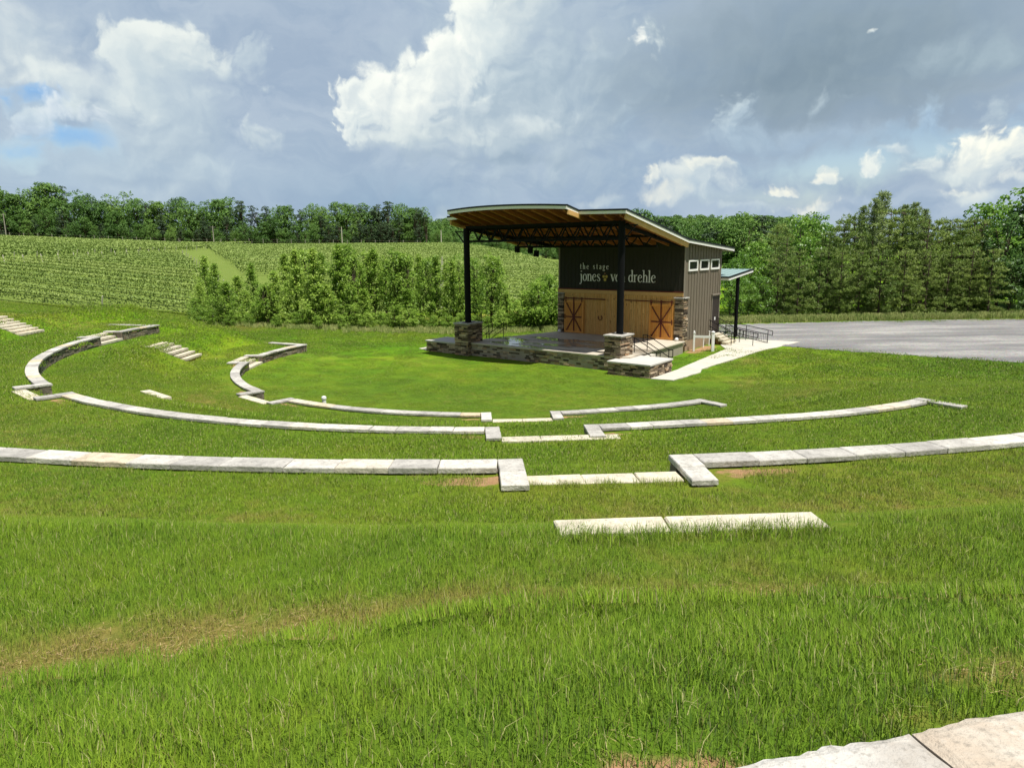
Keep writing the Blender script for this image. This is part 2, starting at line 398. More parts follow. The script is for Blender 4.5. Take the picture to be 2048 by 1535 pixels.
def outer(x,y):
    yy=np.maximum(y,8.0); t=np.clip(x/yy,-2,2)
    y0=np.interp(t,T_,Y0); z0=np.interp(t,T_,Z0); y1=np.interp(t,T_,Y1); z1=np.interp(t,T_,Z1)
    s=(y-y0)/(y1-y0); sc=np.clip(s,0,1)
    g=sc*(1.12-.12*sc); k=sstep(0,.10,sc); g=g*k+sc*.4*(1-k)
    z=z0+(z1-z0)*g
    return z+np.clip(s-1,0,8)*(-1.0)
def height(x,y):
    x=np.asarray(x,dtype=float); y=np.asarray(y,dtype=float)
    r=np.hypot(x-CX,y-CY); a=ang_of(x,y); a=np.where(a<90,a+360,a)   # 90..450
    w=sstep(148,160,a)*(1-sstep(312,350,a))                          # audience side
    b=bowl(x,y); o=outer(x,y)
    south=sstep(196,212,a)*(1-sstep(318,342,a))                      # plateau behind the audience
    keep=1-sstep(27.2,35.5,r)*(1-south)
    wall=w*keep
    inner=sstep(0,26,np.maximum(r-6,0))
    flat=np.where(r<30,0,0)+o*sstep(8,30,r)
    z=flat*(1-wall)+b*wall
    z=z+(fbm(x*.35,y*.35,3)-.5)*.06*sstep(6,12,r)+(fbm(x*1.7,y*1.7,5)-.5)*.035*sstep(5,9,r)
    return z
def H(x,y): return float(height(np.array([x]),np.array([y]))[0])
def dry_of(x,y):
    r=np.hypot(x-CX,y-CY); a=ang_of(x,y)
    n=fbm(x*.5,y*.5,11); n2=fbm(x*.16,y*.16,12)
    band=lambda c,w: np.exp(-((r-c)/w)**2)
    aud=(a>150)&(a<330)
    sh=y-CREST(x); wd=np.interp(x,[-3,-2.2,-1.2,-.2,.6,2,4],[1.0,.95,.75,.52,.42,.40,.3]); am=np.interp(x,[-3,-.6,.3,1.0,2.2,5],[.95,1,.95,.75,.8,.6])
    d=am*(.7+.8*n)*sstep(-.03,.05,sh)*np.exp(-(np.clip(sh,0,9)/wd)**2)
    d=d+band(33.2,.6)*.3*n*aud
    d=d+.8*np.exp(-((y-(1.75+.23*(x-.6)+.42))/.22)**2)*sstep(.42,.6,fbm(x*1.3,y*1.3,21))*(x<3)*(y<3)
    d=d+band(26.0,.8)*.35*n*aud+band(17.0,.8)*.45*n*aud
    d=d+sstep(.56,.72,n2)*.35
    # worn strip between the lawn and the young trees, dirt by the stage
    y0=np.interp(np.clip(x/np.maximum(y,8),-2,2),T_,Y0)
    d=d+np.exp(-((y-(y0-7.5))/3.2)**2)*(x<6)*.62*(r>18)
    d=d+np.exp(-((x+21)**2+(y-50)**2)/20)*.35+np.exp(-((x+27.5)**2+(y-44)**2)/12)*.4
    ul=(x-OX)*UX+(y-OY)*UY; vl=(x-OX)*VX+(y-OY)*VY
    d=d+np.exp(-((ul-1.2)/.9)**2)*sstep(6.5,8,vl)*(1-sstep(11.5,12.5,vl))*.5
    d=d+sstep(4.2,5,ul)*np.exp(-((ul-6)/2.5)**2)*(vl<14)*(vl>-4)*.25
    return np.clip(d,0,1)
def dirt_of(x,y):
    r=np.hypot(x-CX,y-CY); off=aisle_off(x,y); d=np.zeros(np.shape(x))
    for k,w in enumerate(WALLS[:3]):
        e=np.exp(-((r-(w['R']+w['T']+.22))/.22)**2)
        d=np.maximum(d,e*np.exp(-((off-1.9)/.85)**2)*.8*(off>1.35)); d=np.maximum(d,e*.36*(off>1.3))
        d=np.maximum(d,np.exp(-((r-(w['R']-.12))/.16)**2)*.35*(off>1.3))
    d=np.maximum(d,np.exp(-((x-.40)**2/.13+(y-1.97)**2/.022))*.78)
    ul=(x-OX)*UX+(y-OY)*UY; vl=(x-OX)*VX+(y-OY)*VY
    d=np.maximum(d,np.exp(-((ul-1.0)/.65)**2)*sstep(7.2,7.8,vl)*(1-sstep(10.8,11.6,vl))*.85)
    d=np.maximum(d,np.exp(-((ul+11.5)/3.0)**2-((vl-7.5)/1.6)**2)*.8)
    return np.clip(d,0,1)
def paved(x,y):
    b=np.zeros(len(x),bool)
    for A,r0,r1 in ((A_AIS[0],17.6,20.0),(A_AIS[0],26.6,29.1),(A_AIS[1],18.95,19.35)):
        t=math.radians(A); along=(x-CX)*math.cos(t)+(y-CY)*math.sin(t); o2=np.abs(-(x-CX)*math.sin(t)+(y-CY)*math.cos(t)); b|=(o2<.95)&(along>r0)&(along<r1)
    ul=(x-OX)*UX+(y-OY)*UY; vl=(x-OX)*VX+(y-OY)*VY
    b|=(ul>3.05)&(ul<3.85)&(vl>-1.8)&(vl<10.2); b|=(ul>2.7)&(ul<4.3)&(vl>5)&(vl<10.5); b|=(ul>1.0)&(ul<4.9)&(vl>10.8)&(vl<15.0)&(ul<4.2+(vl-10)*.2)&(ul>2.6-(vl-10.2)*.6)
    gx=np.interp(y,[32,36.2,39.3,42.2,45,46.9,49.4,60.5],[42,34,29,25.2,21.6,19.2,17.6,14.5]); gy=np.interp(x,[14.5,20,24,30,38,50,70],[60.6,60.5,61.2,62,62.6,63,62])
    b|=(y>33)&(y<gy-.5)&(x>gx+.5)&(x<66)
    return b.astype(float)
def make_ground():
    rs=list(np.arange(.6,12,.6))+list(np.arange(12,46,.22))
    for w in WALLS: rs+=[w['R']+w['T']*q for q in (.15,.3,.45,.6,.75,.9)]
    q=46.0
    while q<9000: rs.append(q); q*=1.022 if q<420 else 1.12
    rs=np.array(sorted(rs)); na=1080
    # finer around the aisles and towards the camera
    th=np.radians(np.linspace(0,360,na,endpoint=False))
    RR,TH=np.meshgrid(rs,th,indexing='ij'); X=CX+RR*np.cos(TH); Y=CY+RR*np.sin(TH)
    Z=height(X,Y)
    Z=Z-.13*paved(X.ravel(),Y.ravel()).reshape(X.shape)
    V=np.stack([X,Y,Z],-1).reshape(-1,3); V=np.vstack([V,[[CX,CY,0]]])
    i=np.arange(len(rs)-1)[:,None]*na; j=np.arange(na)[None,:]; j2=(j+1)%na
    F=np.stack([i+j,i+na+j,i+na+j2,i+j2],-1).reshape(-1,4)
    cen=len(V)-1; F0=np.stack([np.full(na//2,cen),np.arange(0,na,2),np.arange(1,na,2),(np.arange(2,na+2,2))%na],-1)
    F=np.vstack([F,F0])
    x,y=V[:,0],V[:,1]; r=np.hypot(x-CX,y-CY); dcam=np.hypot(x,y)
    yy=np.maximum(y,8); t=x/yy; y0=np.interp(np.clip(t,-2,2),T_,Y0)
    vine=sstep(-1,2,y-y0)*(t<.1)
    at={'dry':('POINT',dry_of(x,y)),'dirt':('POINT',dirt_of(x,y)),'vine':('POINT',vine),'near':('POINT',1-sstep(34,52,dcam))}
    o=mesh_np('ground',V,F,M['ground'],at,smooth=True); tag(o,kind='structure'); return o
make_ground()

# ------------------------------------------------------------------ stone helpers
def ledge(mb, A, B, z0, z1, ch=.095, lo=.22, hi=.62, out=(-.015,.055), inn=.13, corner=True, tmin=0, tmax=1):
    """stacked ledgestone veneer along A->B, outward = right hand side of A->B"""
    A=Vector(A); B=Vector(B); d=B-A; L=d.length; d/=L; n=Vector((d.y,-d.x))
    z=z0
    while z<z1-.015:
        h=min(ch*random.uniform(.65,1.4),z1-z)
        if z1-z-h<.03: h=z1-z
        s=0.0
        while s<L-.01:
            l=min(random.uniform(lo,hi),L-s)
            if L-s-l<.1: l=L-s
            o=random.uniform(*out); g=.010
            p0=A+d*(s+g); p1=A+d*(s+l-g); q=n*o; w=n*(-inn)
            tw=random.uniform(-.01,.01)
            b=[p0+q,p1+q+n*tw,p1+w,p0+w]
            zz=[z+g,z+h-g]
            mb.hexa([(p.x,p.y,zz[0]) for p in b]+[(p.x,p.y,zz[1]+random.uniform(-.004,.004)) for p in b], random.uniform(tmin,tmax))
            s+=l
        z+=h
def rough_slab(mb, cx, cy, dx, dy, lx, ly, z0, z1, tint=.5, jit=.012):
    """a slab centred at cx,cy; (dx,dy)= unit direction of its length lx; slightly irregular, chamfered top"""
    nx,ny=-dy,dx; c=.012
    def P(a,b,z): return (cx+dx*a+nx*b, cy+dy*a+ny*b, z)
    j=lambda: random.uniform(-jit,jit)
    q=[(-lx/2+j(),-ly/2+j()),(lx/2+j(),-ly/2+j()),(lx/2+j(),ly/2+j()),(-lx/2+j(),ly/2+j())]
    k=len(mb.v)
    mb.v += [P(a,b,z0) for a,b in q]+[P(a,b,z1-c) for a,b in q]+[P(a*(1-2*c/lx),b*(1-2*c/ly),z1+random.uniform(-.003,.003)) for a,b in q]
    for f in ((3,2,1,0),(0,1,5,4),(1,2,6,5),(2,3,7,6),(3,0,4,7),(4,5,9,8),(5,6,10,9),(6,7,11,10),(7,4,8,11),(8,9,10,11)):
        mb.f.append(tuple(k+i for i in f)); mb.t.append(tint); mb.m.append(0)

# ------------------------------------------------------------------ pavilion
pav=empty('stage_pavilion',(OX,OY,0),-PHI,'open air stage pavilion with dark board walls, pine barn doors and sloping roof','pavilion')
ZS=.85
LV=-.62                       # the left-hand post stands slightly further forward
# platform: plan polygon (u,v)
PF=[(-11.2,-1.0),(0.25,-1.0),(0.95,-.6),(0.72,7.32),(-9.25,7.32),(-11.0,.9)]
def poly_prism(mb, P, z0, z1, tint=.5, mi=0):
    n=len(P); k=len(mb.v)
    mb.v+=[(a,b,z0) for a,b in P]+[(a,b,z1) for a,b in P]
    mb.f.append(tuple(k+n-1-i for i in range(n))); mb.t.append(tint); mb.m.append(mi)
    mb.f.append(tuple(k+n+i for i in range(n))); mb.t.append(tint); mb.m.append(mi)
    for i in range(n):
        j=(i+1)%n; mb.f.append((k+i,k+j,k+n+j,k+n+i)); mb.t.append(tint); mb.m.append(mi)
def inset(P,d):
    c=(sum(p[0] for p in P)/len(P),sum(p[1] for p in P)/len(P))
    return [(p[0]+(c[0]-p[0])*d/max(1e-6,math.hypot(c[0]-p[0],c[1]-p[1])),p[1]+(c[1]-p[1])*d/max(1e-6,math.hypot(c[0]-p[0],c[1]-p[1]))) for p in P]
mb=MB(); poly_prism(mb,inset(PF,.12),-.4,ZS-.10); plat=mb.build('stage_base',M['conc_side'],pav)
mb=MB(); poly_prism(mb,PF,ZS-.09,ZS); mb.build('stage_floor',M['stage_floor'],pav,bevel=.01)
mb=MB(); ledge(mb,(-11.0,-.93),(0.2,-.93),-.15,ZS-.095); ledge(mb,(-10.85,.8),(-11.05,-.93),-.1,ZS-.095)
mb.build('stone_facing',M['ledge'],pav)
# stone piers + posts
def pier(u0,u1,v0,v1,top,name):
    mb=MB(); mb.box(u0+.08,u1-.08,v0+.08,v1-.08,-.1,top-.1,0)
    ledge(mb,(u0,v0),(u1,v0),-.1,top-.08); ledge(mb,(u1,v0),(u1,v1),-.1,top-.08); ledge(mb,(u1,v1),(u0,v1),-.1,top-.08); ledge(mb,(u0,v1),(u0,v0),-.1,top-.08)
    o=mb.build('stone_pier',M['ledge'],pav)
    m2=MB(); rough_slab(m2,(u0+u1)/2,(v0+v1)/2,1,0,u1-u0+.12,v1-v0+.12,top-.08,top,.3); m2.build('pier_cap',M['cap'],o)
pier(-.48,.55,-1.02,.42,2.05,'r'); pier(-11.62,-10.5,-1.25,.22,2.12,'l')
for (uu,vv,zb,zt) in ((0,-.15,2.05,8.35),(-10.98,LV,2.12,8.15)):
    mb=MB(); mb.tube((uu,vv,zb-.02),(uu,vv,zt),.2,n=20); mb.box(uu-.3,uu+.3,vv-.3,vv+.3,zb,zb+.03)
    o=mb.build('steel_post',M['black_steel'],pav,smooth=False)
# roof planes: canopy z(v), rear roof
def zc(v): return 8.84-.187*(v+1.2)
UL,UR=-12.05,.82
VB=7.05; VE=15.05
ZK=zc(VB); 
def zr(v): return ZK-(ZK-6.70)*(v-VB)/(VE-VB)
UB0,UB1=-2.2,-10.9            # the bowed part of the front eave
def bow(u):
    s=(u-UB0)/(UB1-UB0); return -2.42-.62*4*s*(1-s)
roof=MB()
TH=.10
us=[UB0+(UB1-UB0)*i/16 for i in range(17)]
front=[(UR,-1.2),(UB0,-1.2)]+[(a,bow(a)) for a in us]+[(UB1,-1.2),(UL,-1.2)]
back=[(UL,VB),(UR,VB)]
def strip(mb,a0,a1,za0,za1,zoff0,zoff1,tint=.5,mi=0):
    pass
# top skin (dark metal) made of strips running back from the eave
def skin(mb,off,thick,lift):
    pts=front
    for (a,b) in zip(pts[:-1],pts[1:]):
        if abs(a[0]-b[0])<1e-6: continue
        l=lift if (UB1-.01<=b[0] and a[0]<=UB0+.01) else 0
        P=[(b[0],b[1]),(a[0],a[1]),(a[0],VB),(b[0],VB)]
        mb.hexa([(u,v,zc(v)+off+l*max(0,min(1,(1-v)/3.0))) for u,v in P]+[(u,v,zc(v)+off+thick+l*max(0,min(1,(1-v)/3.0))) for u,v in P])
LIFT=.07
skin(roof,-.02,.055,LIFT)
roof.hexa([(UL+2.4,VB,zr(VB)-.02),(UR,VB,zr(VB)-.02),(UR,VE,zr(VE)-.02),(UL+2.4,VE,zr(VE)-.02),(UL+2.4,VB,zr(VB)+.035),(UR,VB,zr(VB)+.035),(UR,VE,zr(VE)+.035),(UL+2.4,VE,zr(VE)+.035)])
# standing seams
for k in range(27):
    u=UL+.2+k*.48
    if u>UR: break
    v0=bow(u) if UB1<u<UB0 else -1.2
    roof.bar((u,v0+.02,zc(v0)+.05+(LIFT if UB1<u<UB0 else 0)),(u,VB,zc(VB)+.05),.03,.04)
    if u>UL+2.6: roof.bar((u,VB,zr(VB)+.05),(u,VE-.02,zr(VE)+.05),.03,.04)
roofo=roof.build('roof',M['roof_dark'],pav)
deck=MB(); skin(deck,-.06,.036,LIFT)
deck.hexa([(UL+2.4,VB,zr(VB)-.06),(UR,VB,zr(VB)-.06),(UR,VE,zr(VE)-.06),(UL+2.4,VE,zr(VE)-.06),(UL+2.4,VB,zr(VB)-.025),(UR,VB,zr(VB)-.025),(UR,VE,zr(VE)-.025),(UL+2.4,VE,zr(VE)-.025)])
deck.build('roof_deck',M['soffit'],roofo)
# white fascia and dark drip edge, following the outline
fas=MB(); drip=MB()
outl=[(UR,VE)]+[(UR,VB)]+front+[(UL,VB)]
def zedge(u,v):
    if v>VB: return zr(v)
    return zc(v)+(LIFT*max(0,min(1,(1-v)/3.0)) if UB1-.01<=u<=UB0+.01 else 0)
for a,b in zip(outl[:-1],outl[1:]):
    A=Vector((a[0],a[1],zedge(*a))); B=Vector((b[0],b[1],zedge(*b)))
    n=Vector((B.y-A.y,-(B.x-A.x),0)).normalized()*-1
    cc=Vector((-5.6,5,0)); 
    if n.dot(Vector((A.x,A.y,0))-cc)<0: n=-n
    e=(B-A).normalized()*.004
    for mbx,o0,o1,zl,zh in ((fas,.004,.04,-.165,-.005),(drip,.004,.065,-.002,.095)):
        P=[A+n*o0-e,B+n*o0+e,B+n*o1+e,A+n*o1-e]
        mbx.hexa([(p.x,p.y,p.z+zl) for p in P]+[(p.x,p.y,p.z+zh) for p in P])
fas.build('fascia',M['white_trim'],roofo); drip.build('drip_edge',M['roof_dark'],roofo)
# rear eave fascia
mb=MB(); mb.box(UL+2.4,UR,VE+.004,VE+.04,zr(VE)-.2,zr(VE)); mb.build('fascia',M['white_trim'],roofo)
# rafters under the canopy
k=0; u=UL+.35
while u<UR-.05:
    inb=UB1<u<UB0
    v0=(bow(u) if inb else -1.2)+.10
    mb=MB(); zz=lambda v: zc(v)-.065+(LIFT*max(0,min(1,(1-v)/3.0)) if inb else 0)
    for w0,w1 in ((v0,1.0),(1.0,VB)):
        mb.hexa([(u-.06,w0,zz(w0)-.30+(.12 if w0<0 else 0)),(u+.06,w0,zz(w0)-.30+(.12 if w0<0 else 0)),(u+.06,w1,zz(w1)-.30),(u-.06,w1,zz(w1)-.30),(u-.06,w0,zz(w0)),(u+.06,w0,zz(w0)),(u+.06,w1,zz(w1)),(u-.06,w1,zz(w1))])
    mb.build('rafter',M['rafter'],roofo); u+=.93
# edge glulam along the right-hand eave and its twin on the left
for uu in (UR-.12,UL+.12):
    mb=MB(); mb.bar((uu,-1.05,zc(-1.05)-.27),(uu,VB+.2,zc(VB+.2)-.27),.12,.30); mb.build('edge_beam',M['beam_light'],roofo)
mb=MB(); mb.bar((UB0+.02,-2.3,zc(-2.3)-.22),(UB0+.02,-1.1,zc(-1.1)-.2),.10,.24); mb.build('edge_beam',M['beam_light'],roofo)
# trusses
def truss(vL,vR,zt,zb,npan,ph,name='truss',u0=-10.98,u1=0,parent=pav):
    P=lambda s,z: (u0+(u1-u0)*s, vL+(vR-vL)*s, z)
    ztop=lambda s: zt[0]+(zt[1]-zt[0])*s
    zbot=lambda s: zb[0]+(zb[1]-zb[0])*s
    mb=MB(); mb.bar(P(0,ztop(0)),P(1,ztop(1)),.16,.16); ob=mb.build('truss',M['black_steel'],parent)
    mb=MB(); mb.bar(P(0,zbot(0)),P(1,zbot(1)),.13,.13); mb.build('bottom_chord',M['black_steel'],ob)
    mb=MB(); 
    for i in range(npan):
        s0=(i+ph)/npan; s1=(i+.5+ph)/npan; s2=(i+1+ph)/npan
        if s1<1: mb.bar(P(s0,zbot(s0)),P(s1,ztop(s1)),.065,.065)
        if s2<=1.001: mb.bar(P(s1,ztop(s1)),P(s2,zbot(s2)),.065,.065)
    mb.build('web_bars',M['black_steel'],ob)
truss(LV,-.15,(8.20,8.27),(7.33,7.36),11,0)
truss(LV+.75,.60,(8.10,8.15),(7.33,7.36),11,.3)
truss(3.6,3.7,(7.55,7.55),(6.95,6.95),11,.15,u0=-10.2,u1=.3)
# side beams carrying the trusses to the building
for uu,vv in ((-10.9,LV),(0.0,-.1)):
    mb=MB(); mb.bar((uu,vv,8.1),(uu*.86 if uu<-1 else .2,7.3,6.95),.13,.2); mb.build('side_beam',M['black_steel'],pav)
for uu,vv,sg,zt in ((0,-.15,1,8.15),(-10.98,LV,-1,8.0)):
    mb=MB(); mb.bar((uu,vv,zt-.05),(uu+sg*.98,vv,zt-.05),.07); mb.bar((uu+sg*.15,vv,zt-.85),(uu+sg*.85,vv,zt-.08),.06); mb.build('bracket',M['black_steel'],pav)
# building: walls
WU0,WU1,WV0,WV1=-9.15,.45,7.4,13.65
def ztopw(v): return zr(v)-.07
mb=MB()
mb.hexa([(WU0,WV0,ZS-.05),(WU1,WV0,ZS-.05),(WU1,WV1,ZS-.05),(WU0,WV1,ZS-.05),(WU0,WV0,ztopw(WV0)),(WU1,WV0,ztopw(WV0)),(WU1,WV1,ztopw(WV1)),(WU0,WV1,ztopw(WV1))])
# battens
def battens(mb,f0,f1,step,fn):
    s=f0
    while s<f1: fn(s); s+=step
skip=[(8.0,9.55),(9.85,11.4),(11.7,13.3)]
def side_batten(s):
    z1=ztopw(s)-.04; z0=.84
    if 12.1<s<13.62: z0=3.6
    cut=[a for a in skip if a[0]-.05<s<a[1]+.05]
    if cut:
        mb.box(WU1,WU1+.03,s-.024,s+.024,z0,5.28); mb.box(WU1,WU1+.03,s-.024,s+.024,6.05,z1)
    else: mb.box(WU1,WU1+.03,s-.024,s+.024,z0,z1)
battens(mb,8.15,WV1-.03,.46,side_batten)
wall=mb.build('wall',M['dark_siding'],pav)
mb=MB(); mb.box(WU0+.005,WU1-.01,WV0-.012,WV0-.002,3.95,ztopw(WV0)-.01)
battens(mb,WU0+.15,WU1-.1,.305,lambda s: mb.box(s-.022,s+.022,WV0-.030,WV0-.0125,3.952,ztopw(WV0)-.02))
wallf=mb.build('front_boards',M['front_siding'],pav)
for q in ((WU1-.0,WU1+.035,WV0-.035,WV0+.13,3.665,ztopw(WV0)-.05),(WU1,WU1+.035,WV1-.13,WV1+.02,.8,ztopw(WV1)-.05),(WU0-.03,WU0+.1,WV0-.035,WV0-.0125,3.95,ztopw(WV0)-.04)):
    mb=MB(); mb.box(*q); mb.build('corner_trim',M['trim_brown'],wall)
mb=MB(); mb.box(WU0+.06,WU1-.06,WV0+.1,WV1-.06,-.3,ZS-.055); mb.box(WU1-.05,WU1-.01,WV0+.5,WV1-.03,-.3,ZS-.07); mb.build('foundation',M['block'],pav)
# pine panel
mb=MB(); mb.box(-8.62,-.06,WV0-.06,WV0-.002,ZS,3.70); pan=mb.build('pine_panel',M['pine_boards'],pav)
mb=MB(); mb.box(WU0-.02,WU1+.02,WV0-.09,WV0-.002,3.71,3.95); mb.box(-5.0+.0,-4.88,WV0-.085,WV0-.062,ZS,3.70); mb.box(-4.25,-4.13,WV0-.085,WV0-.062,ZS,3.70); mb.build('panel_trim',M['beam_light'],pan)
mb=MB(); mb.box(WU0-.02,WU1+.03,WV0-.11,WV0-.002,3.952,4.03); mb.build('belt_flashing',M['brace'],wall)
# stone corners of the front wall
mb=MB(); ledge(mb,(WU0,WV0-.14),(-8.64,WV0-.14),ZS,3.62,inn=.13); ledge(mb,(WU0,WV0+.45),(WU0,WV0-.14),ZS,3.62,inn=.1); o=mb.build('stone_corner',M['ledge'],pav)
m2=MB(); rough_slab(m2,-8.9,WV0-.09,1,0,.56,.2,3.622,3.70,.3); m2.build('corner_cap',M['cap'],o)
mb=MB(); ledge(mb,(-.06,WV0-.14),(WU1+.1,WV0-.14),ZS,3.58,inn=.13); ledge(mb,(WU1+.1,WV0-.14),(WU1+.1,WV0+.55),.45,3.58,inn=.09); o=mb.build('stone_corner',M['ledge'],pav)
m2=MB(); rough_slab(m2,.2,WV0-.1,1,0,.66,.16,3.585,3.66,.3); rough_slab(m2,WU1+.1,WV0+.25,0,1,.7,.16,3.585,3.66,.3); m2.build('corner_cap',M['cap'],o)
# barn doors with iron star bracing
def barn_door(u0,u1,z0,z1,lab,hu):
    v=WV0-.15
    mb=MB(); mb.box(u0+.1,u1-.1,v,v+.04,z0+.1,z1-.1); d=mb.build('barn_door',M['door_boards'],pav); d['label']=lab
    mb=MB(); 
    for a in ((u0,u0+.12,z0,z1),(u1-.12,u1,z0,z1),(u0+.121,u1-.121,z0,z0+.14),(u0+.121,u1-.121,z1-.14,z1)): mb.box(a[0],a[1],v-.012,v+.042,a[2],a[3])
    mb.build('door_frame',M['door_frame'],d)
    cu,cz=(u0+u1)/2,(z0+z1)/2-.02; hw=(u1-u0)/2-.16; hh=(z1-z0)/2-.14
    mb=MB(); y=v-.03
    mb.bar((cu-hw,y,cz),(cu+hw,y,cz),.03,.085,up=(0,0,1)); mb.bar((cu,y,cz-hh),(cu,y,z1+.16),.085,.03,up=(0,-1,0))
    for sx in (-1,1):
        for sz in (-1,1): mb.bar((cu,y-.004,cz),(cu+sx*(hw-.04),y-.004,cz+sz*(hh-.04)),.075,.03,up=(0,-1,0))
    mb.build('star_brace',M['brace'],d)
    for hx in (u0+.14,cu,u1-.14):
        mb=MB(); mb.box(hx-.035,hx+.035,v-.05,v-.02,z1-.12,z1+.2); mb.tube((hx,v-.055,z1+.17),(hx,v-.02,z1+.17),.07,n=12); mb.build('hanger',M['brace'],d)
    mb=MB(); mb.box(hu-.03,hu+.03,v-.06,v-.03,cz-.16,cz+.16); mb.build('handle',M['brace'],d)
    return d
d1=barn_door(-8.58,-6.96,ZS+.02,3.18,'amber barn door slid to the far end of its iron track',-8.5)
d2=barn_door(-1.86,-.12,ZS+.02,3.20,'amber barn door beside the sunlit stone corner',-.2)
for a,b,z in ((-8.5,-5.2,3.33),(-3.65,-.13,3.35)):
    mb=MB(); mb.box(a,b,WV0-.19,WV0-.165,z-.035,z+.035)
    for k in range(5): mb.tube((a+.1+(b-a-.2)*k/4,WV0-.2,z),(a+.1+(b-a-.2)*k/4,WV0-.062,z),.02,n=6)
    mb.build('door_track',M['brace'],pav)
mb=MB()
for k in range(11):
    t0=math.radians(-215+25*k); t1=math.radians(-190+25*k)
    mb.bar((-5.65+.15*math.cos(t0),WV0-.08,2.05+.17*math.sin(t0)),(-5.65+.15*math.cos(t1),WV0-.08,2.05+.17*math.sin(t1)),.05,.04)
mb.build('iron_ring',M['brace'],pan)
# windows in the side wall
for a,b in ((7.98,9.48),(9.84,11.38),(11.72,13.26)):
    mb=MB(); y0,y1,z0,z1=a,b,5.31,6.02; x=WU1+.002; f=.13
    mb.box(x,x+.06,y0,y0+f,z0,z1); mb.box(x,x+.06,y1-f,y1,z0,z1); mb.box(x,x+.06,y0+f,y1-f,z1-.10,z1); mb.box(x,x+.07,y0+f,y1-f,z0,z0+.12)
    fr=mb.build('window',M['white_trim'],pav)
    mb=MB(); mb.box(x-.0,x+.02,y0+f-.01,y1-f+.01,z0+.11,z1-.09); mb.build('pane',M['glass'],fr)
# side door
mb=MB(); mb.box(WU1+.003,WU1+.02,12.28,13.5,ZS,3.42); sd=mb.build('side_door',M['brace'],pav); sd.data.materials[0]=simple('dark_door',(.035,.025,.02),.5)
mb=MB(); x=WU1+.003; mb.box(x,x+.05,12.17,12.27,ZS,3.5); mb.box(x,x+.05,13.51,13.60,ZS,3.5); mb.build('door_frame',M['trim_brown'],sd)
mb=MB(); mb.box(x,x+.12,12.1,13.66,3.505,3.60); mb.build('drip_hood',M['trim_brown'],sd)
mb=MB(); mb.box(x+.02,x+.04,12.75,12.95,1.75,1.95); mb.build('notice',M['white_vinyl'],sd)
mb=MB(); mb.bar((x,13.6,3.75),(x+.25,13.6,3.72),.05); mb.lathe((x+.3,13.6,3.62),[(.02,.16),(.07,.12),(.08,0)],10); mb.build('wall_lamp',M['black_steel'],pav)
# rear porch roof
mb=MB(); P=[(-3.0,13.72),(1.05,13.72),(1.05,18.6),(-3.0,18.6)]; zp=lambda v: 4.66+(v-13.72)*.087
mb.hexa([(u,v,zp(v)) for u,v in P]+[(u,v,zp(v)+.06) for u,v in P])
for k in range(9): mb.bar((-2.9+k*.48,13.74,zp(13.74)+.075),(-2.9+k*.48,18.58,zp(18.58)+.075),.03,.04)
pr=mb.build('porch_roof',M['roof_green'],pav)
mb=MB(); mb.hexa([(1.054,13.7,zp(13.7)-.16),(1.09,13.7,zp(13.7)-.16),(1.09,18.62,zp(18.62)-.16),(1.054,18.62,zp(18.62)-.16),(1.054,13.7,zp(13.7)-.0),(1.09,13.7,zp(13.7)-.0),(1.09,18.62,zp(18.62)-.0),(1.054,18.62,zp(18.62)-.0)]); mb.box(-3,1.05,13.68,13.715,zp(13.7)-.16,zp(13.7)); mb.build('fascia',M['white_trim'],pr)
mb=MB(); mb.hexa([(1.054,13.7,zp(13.7)+.003),(1.11,13.7,zp(13.7)+.003),(1.11,18.62,zp(18.62)+.003),(1.054,18.62,zp(18.62)+.003),(1.054,13.7,zp(13.7)+.12),(1.11,13.7,zp(13.7)+.12),(1.11,18.62,zp(18.62)+.12),(1.054,18.62,zp(18.62)+.12)]); mb.box(-3,1.05,13.66,13.715,zp(13.7)+.003,zp(13.7)+.12); mb.build('drip_edge',M['roof_dark'],pr)
for uu in (.85,-2.6):
    mb=MB(); mb.tube((uu,16.1,.0),(uu,16.1,zp(16.1)-.02),.13,n=14); mb.build('porch_post',M['black_steel'],pav)
# stage lamps hanging from the rear truss
for uu,zz in ((-10.1,7.0),(-9.0,6.95),(-8.5,6.72)):
    mb=MB(); mb.tube((uu,3.65,7.3),(uu,3.65,zz),.02,n=6); mb.box(uu-.13,uu+.13,3.53,3.77,zz-.42,zz); mb.tube((uu,3.53,zz-.3),(uu,3.45,zz-.33),.09,n=10); mb.build('stage_light',M['black_steel'],pav)
# white round floor lights by the corners
for uu,vv in ((-8.85,7.05),(.25,7.05)):
    mb=MB(); mb.lathe((uu,vv,ZS),[(.02,.0),(.1,.02),(.13,.1),(.1,.19),(.03,.23)],12); mb.build('floor_light',M['white_vinyl'],pav,smooth=True)

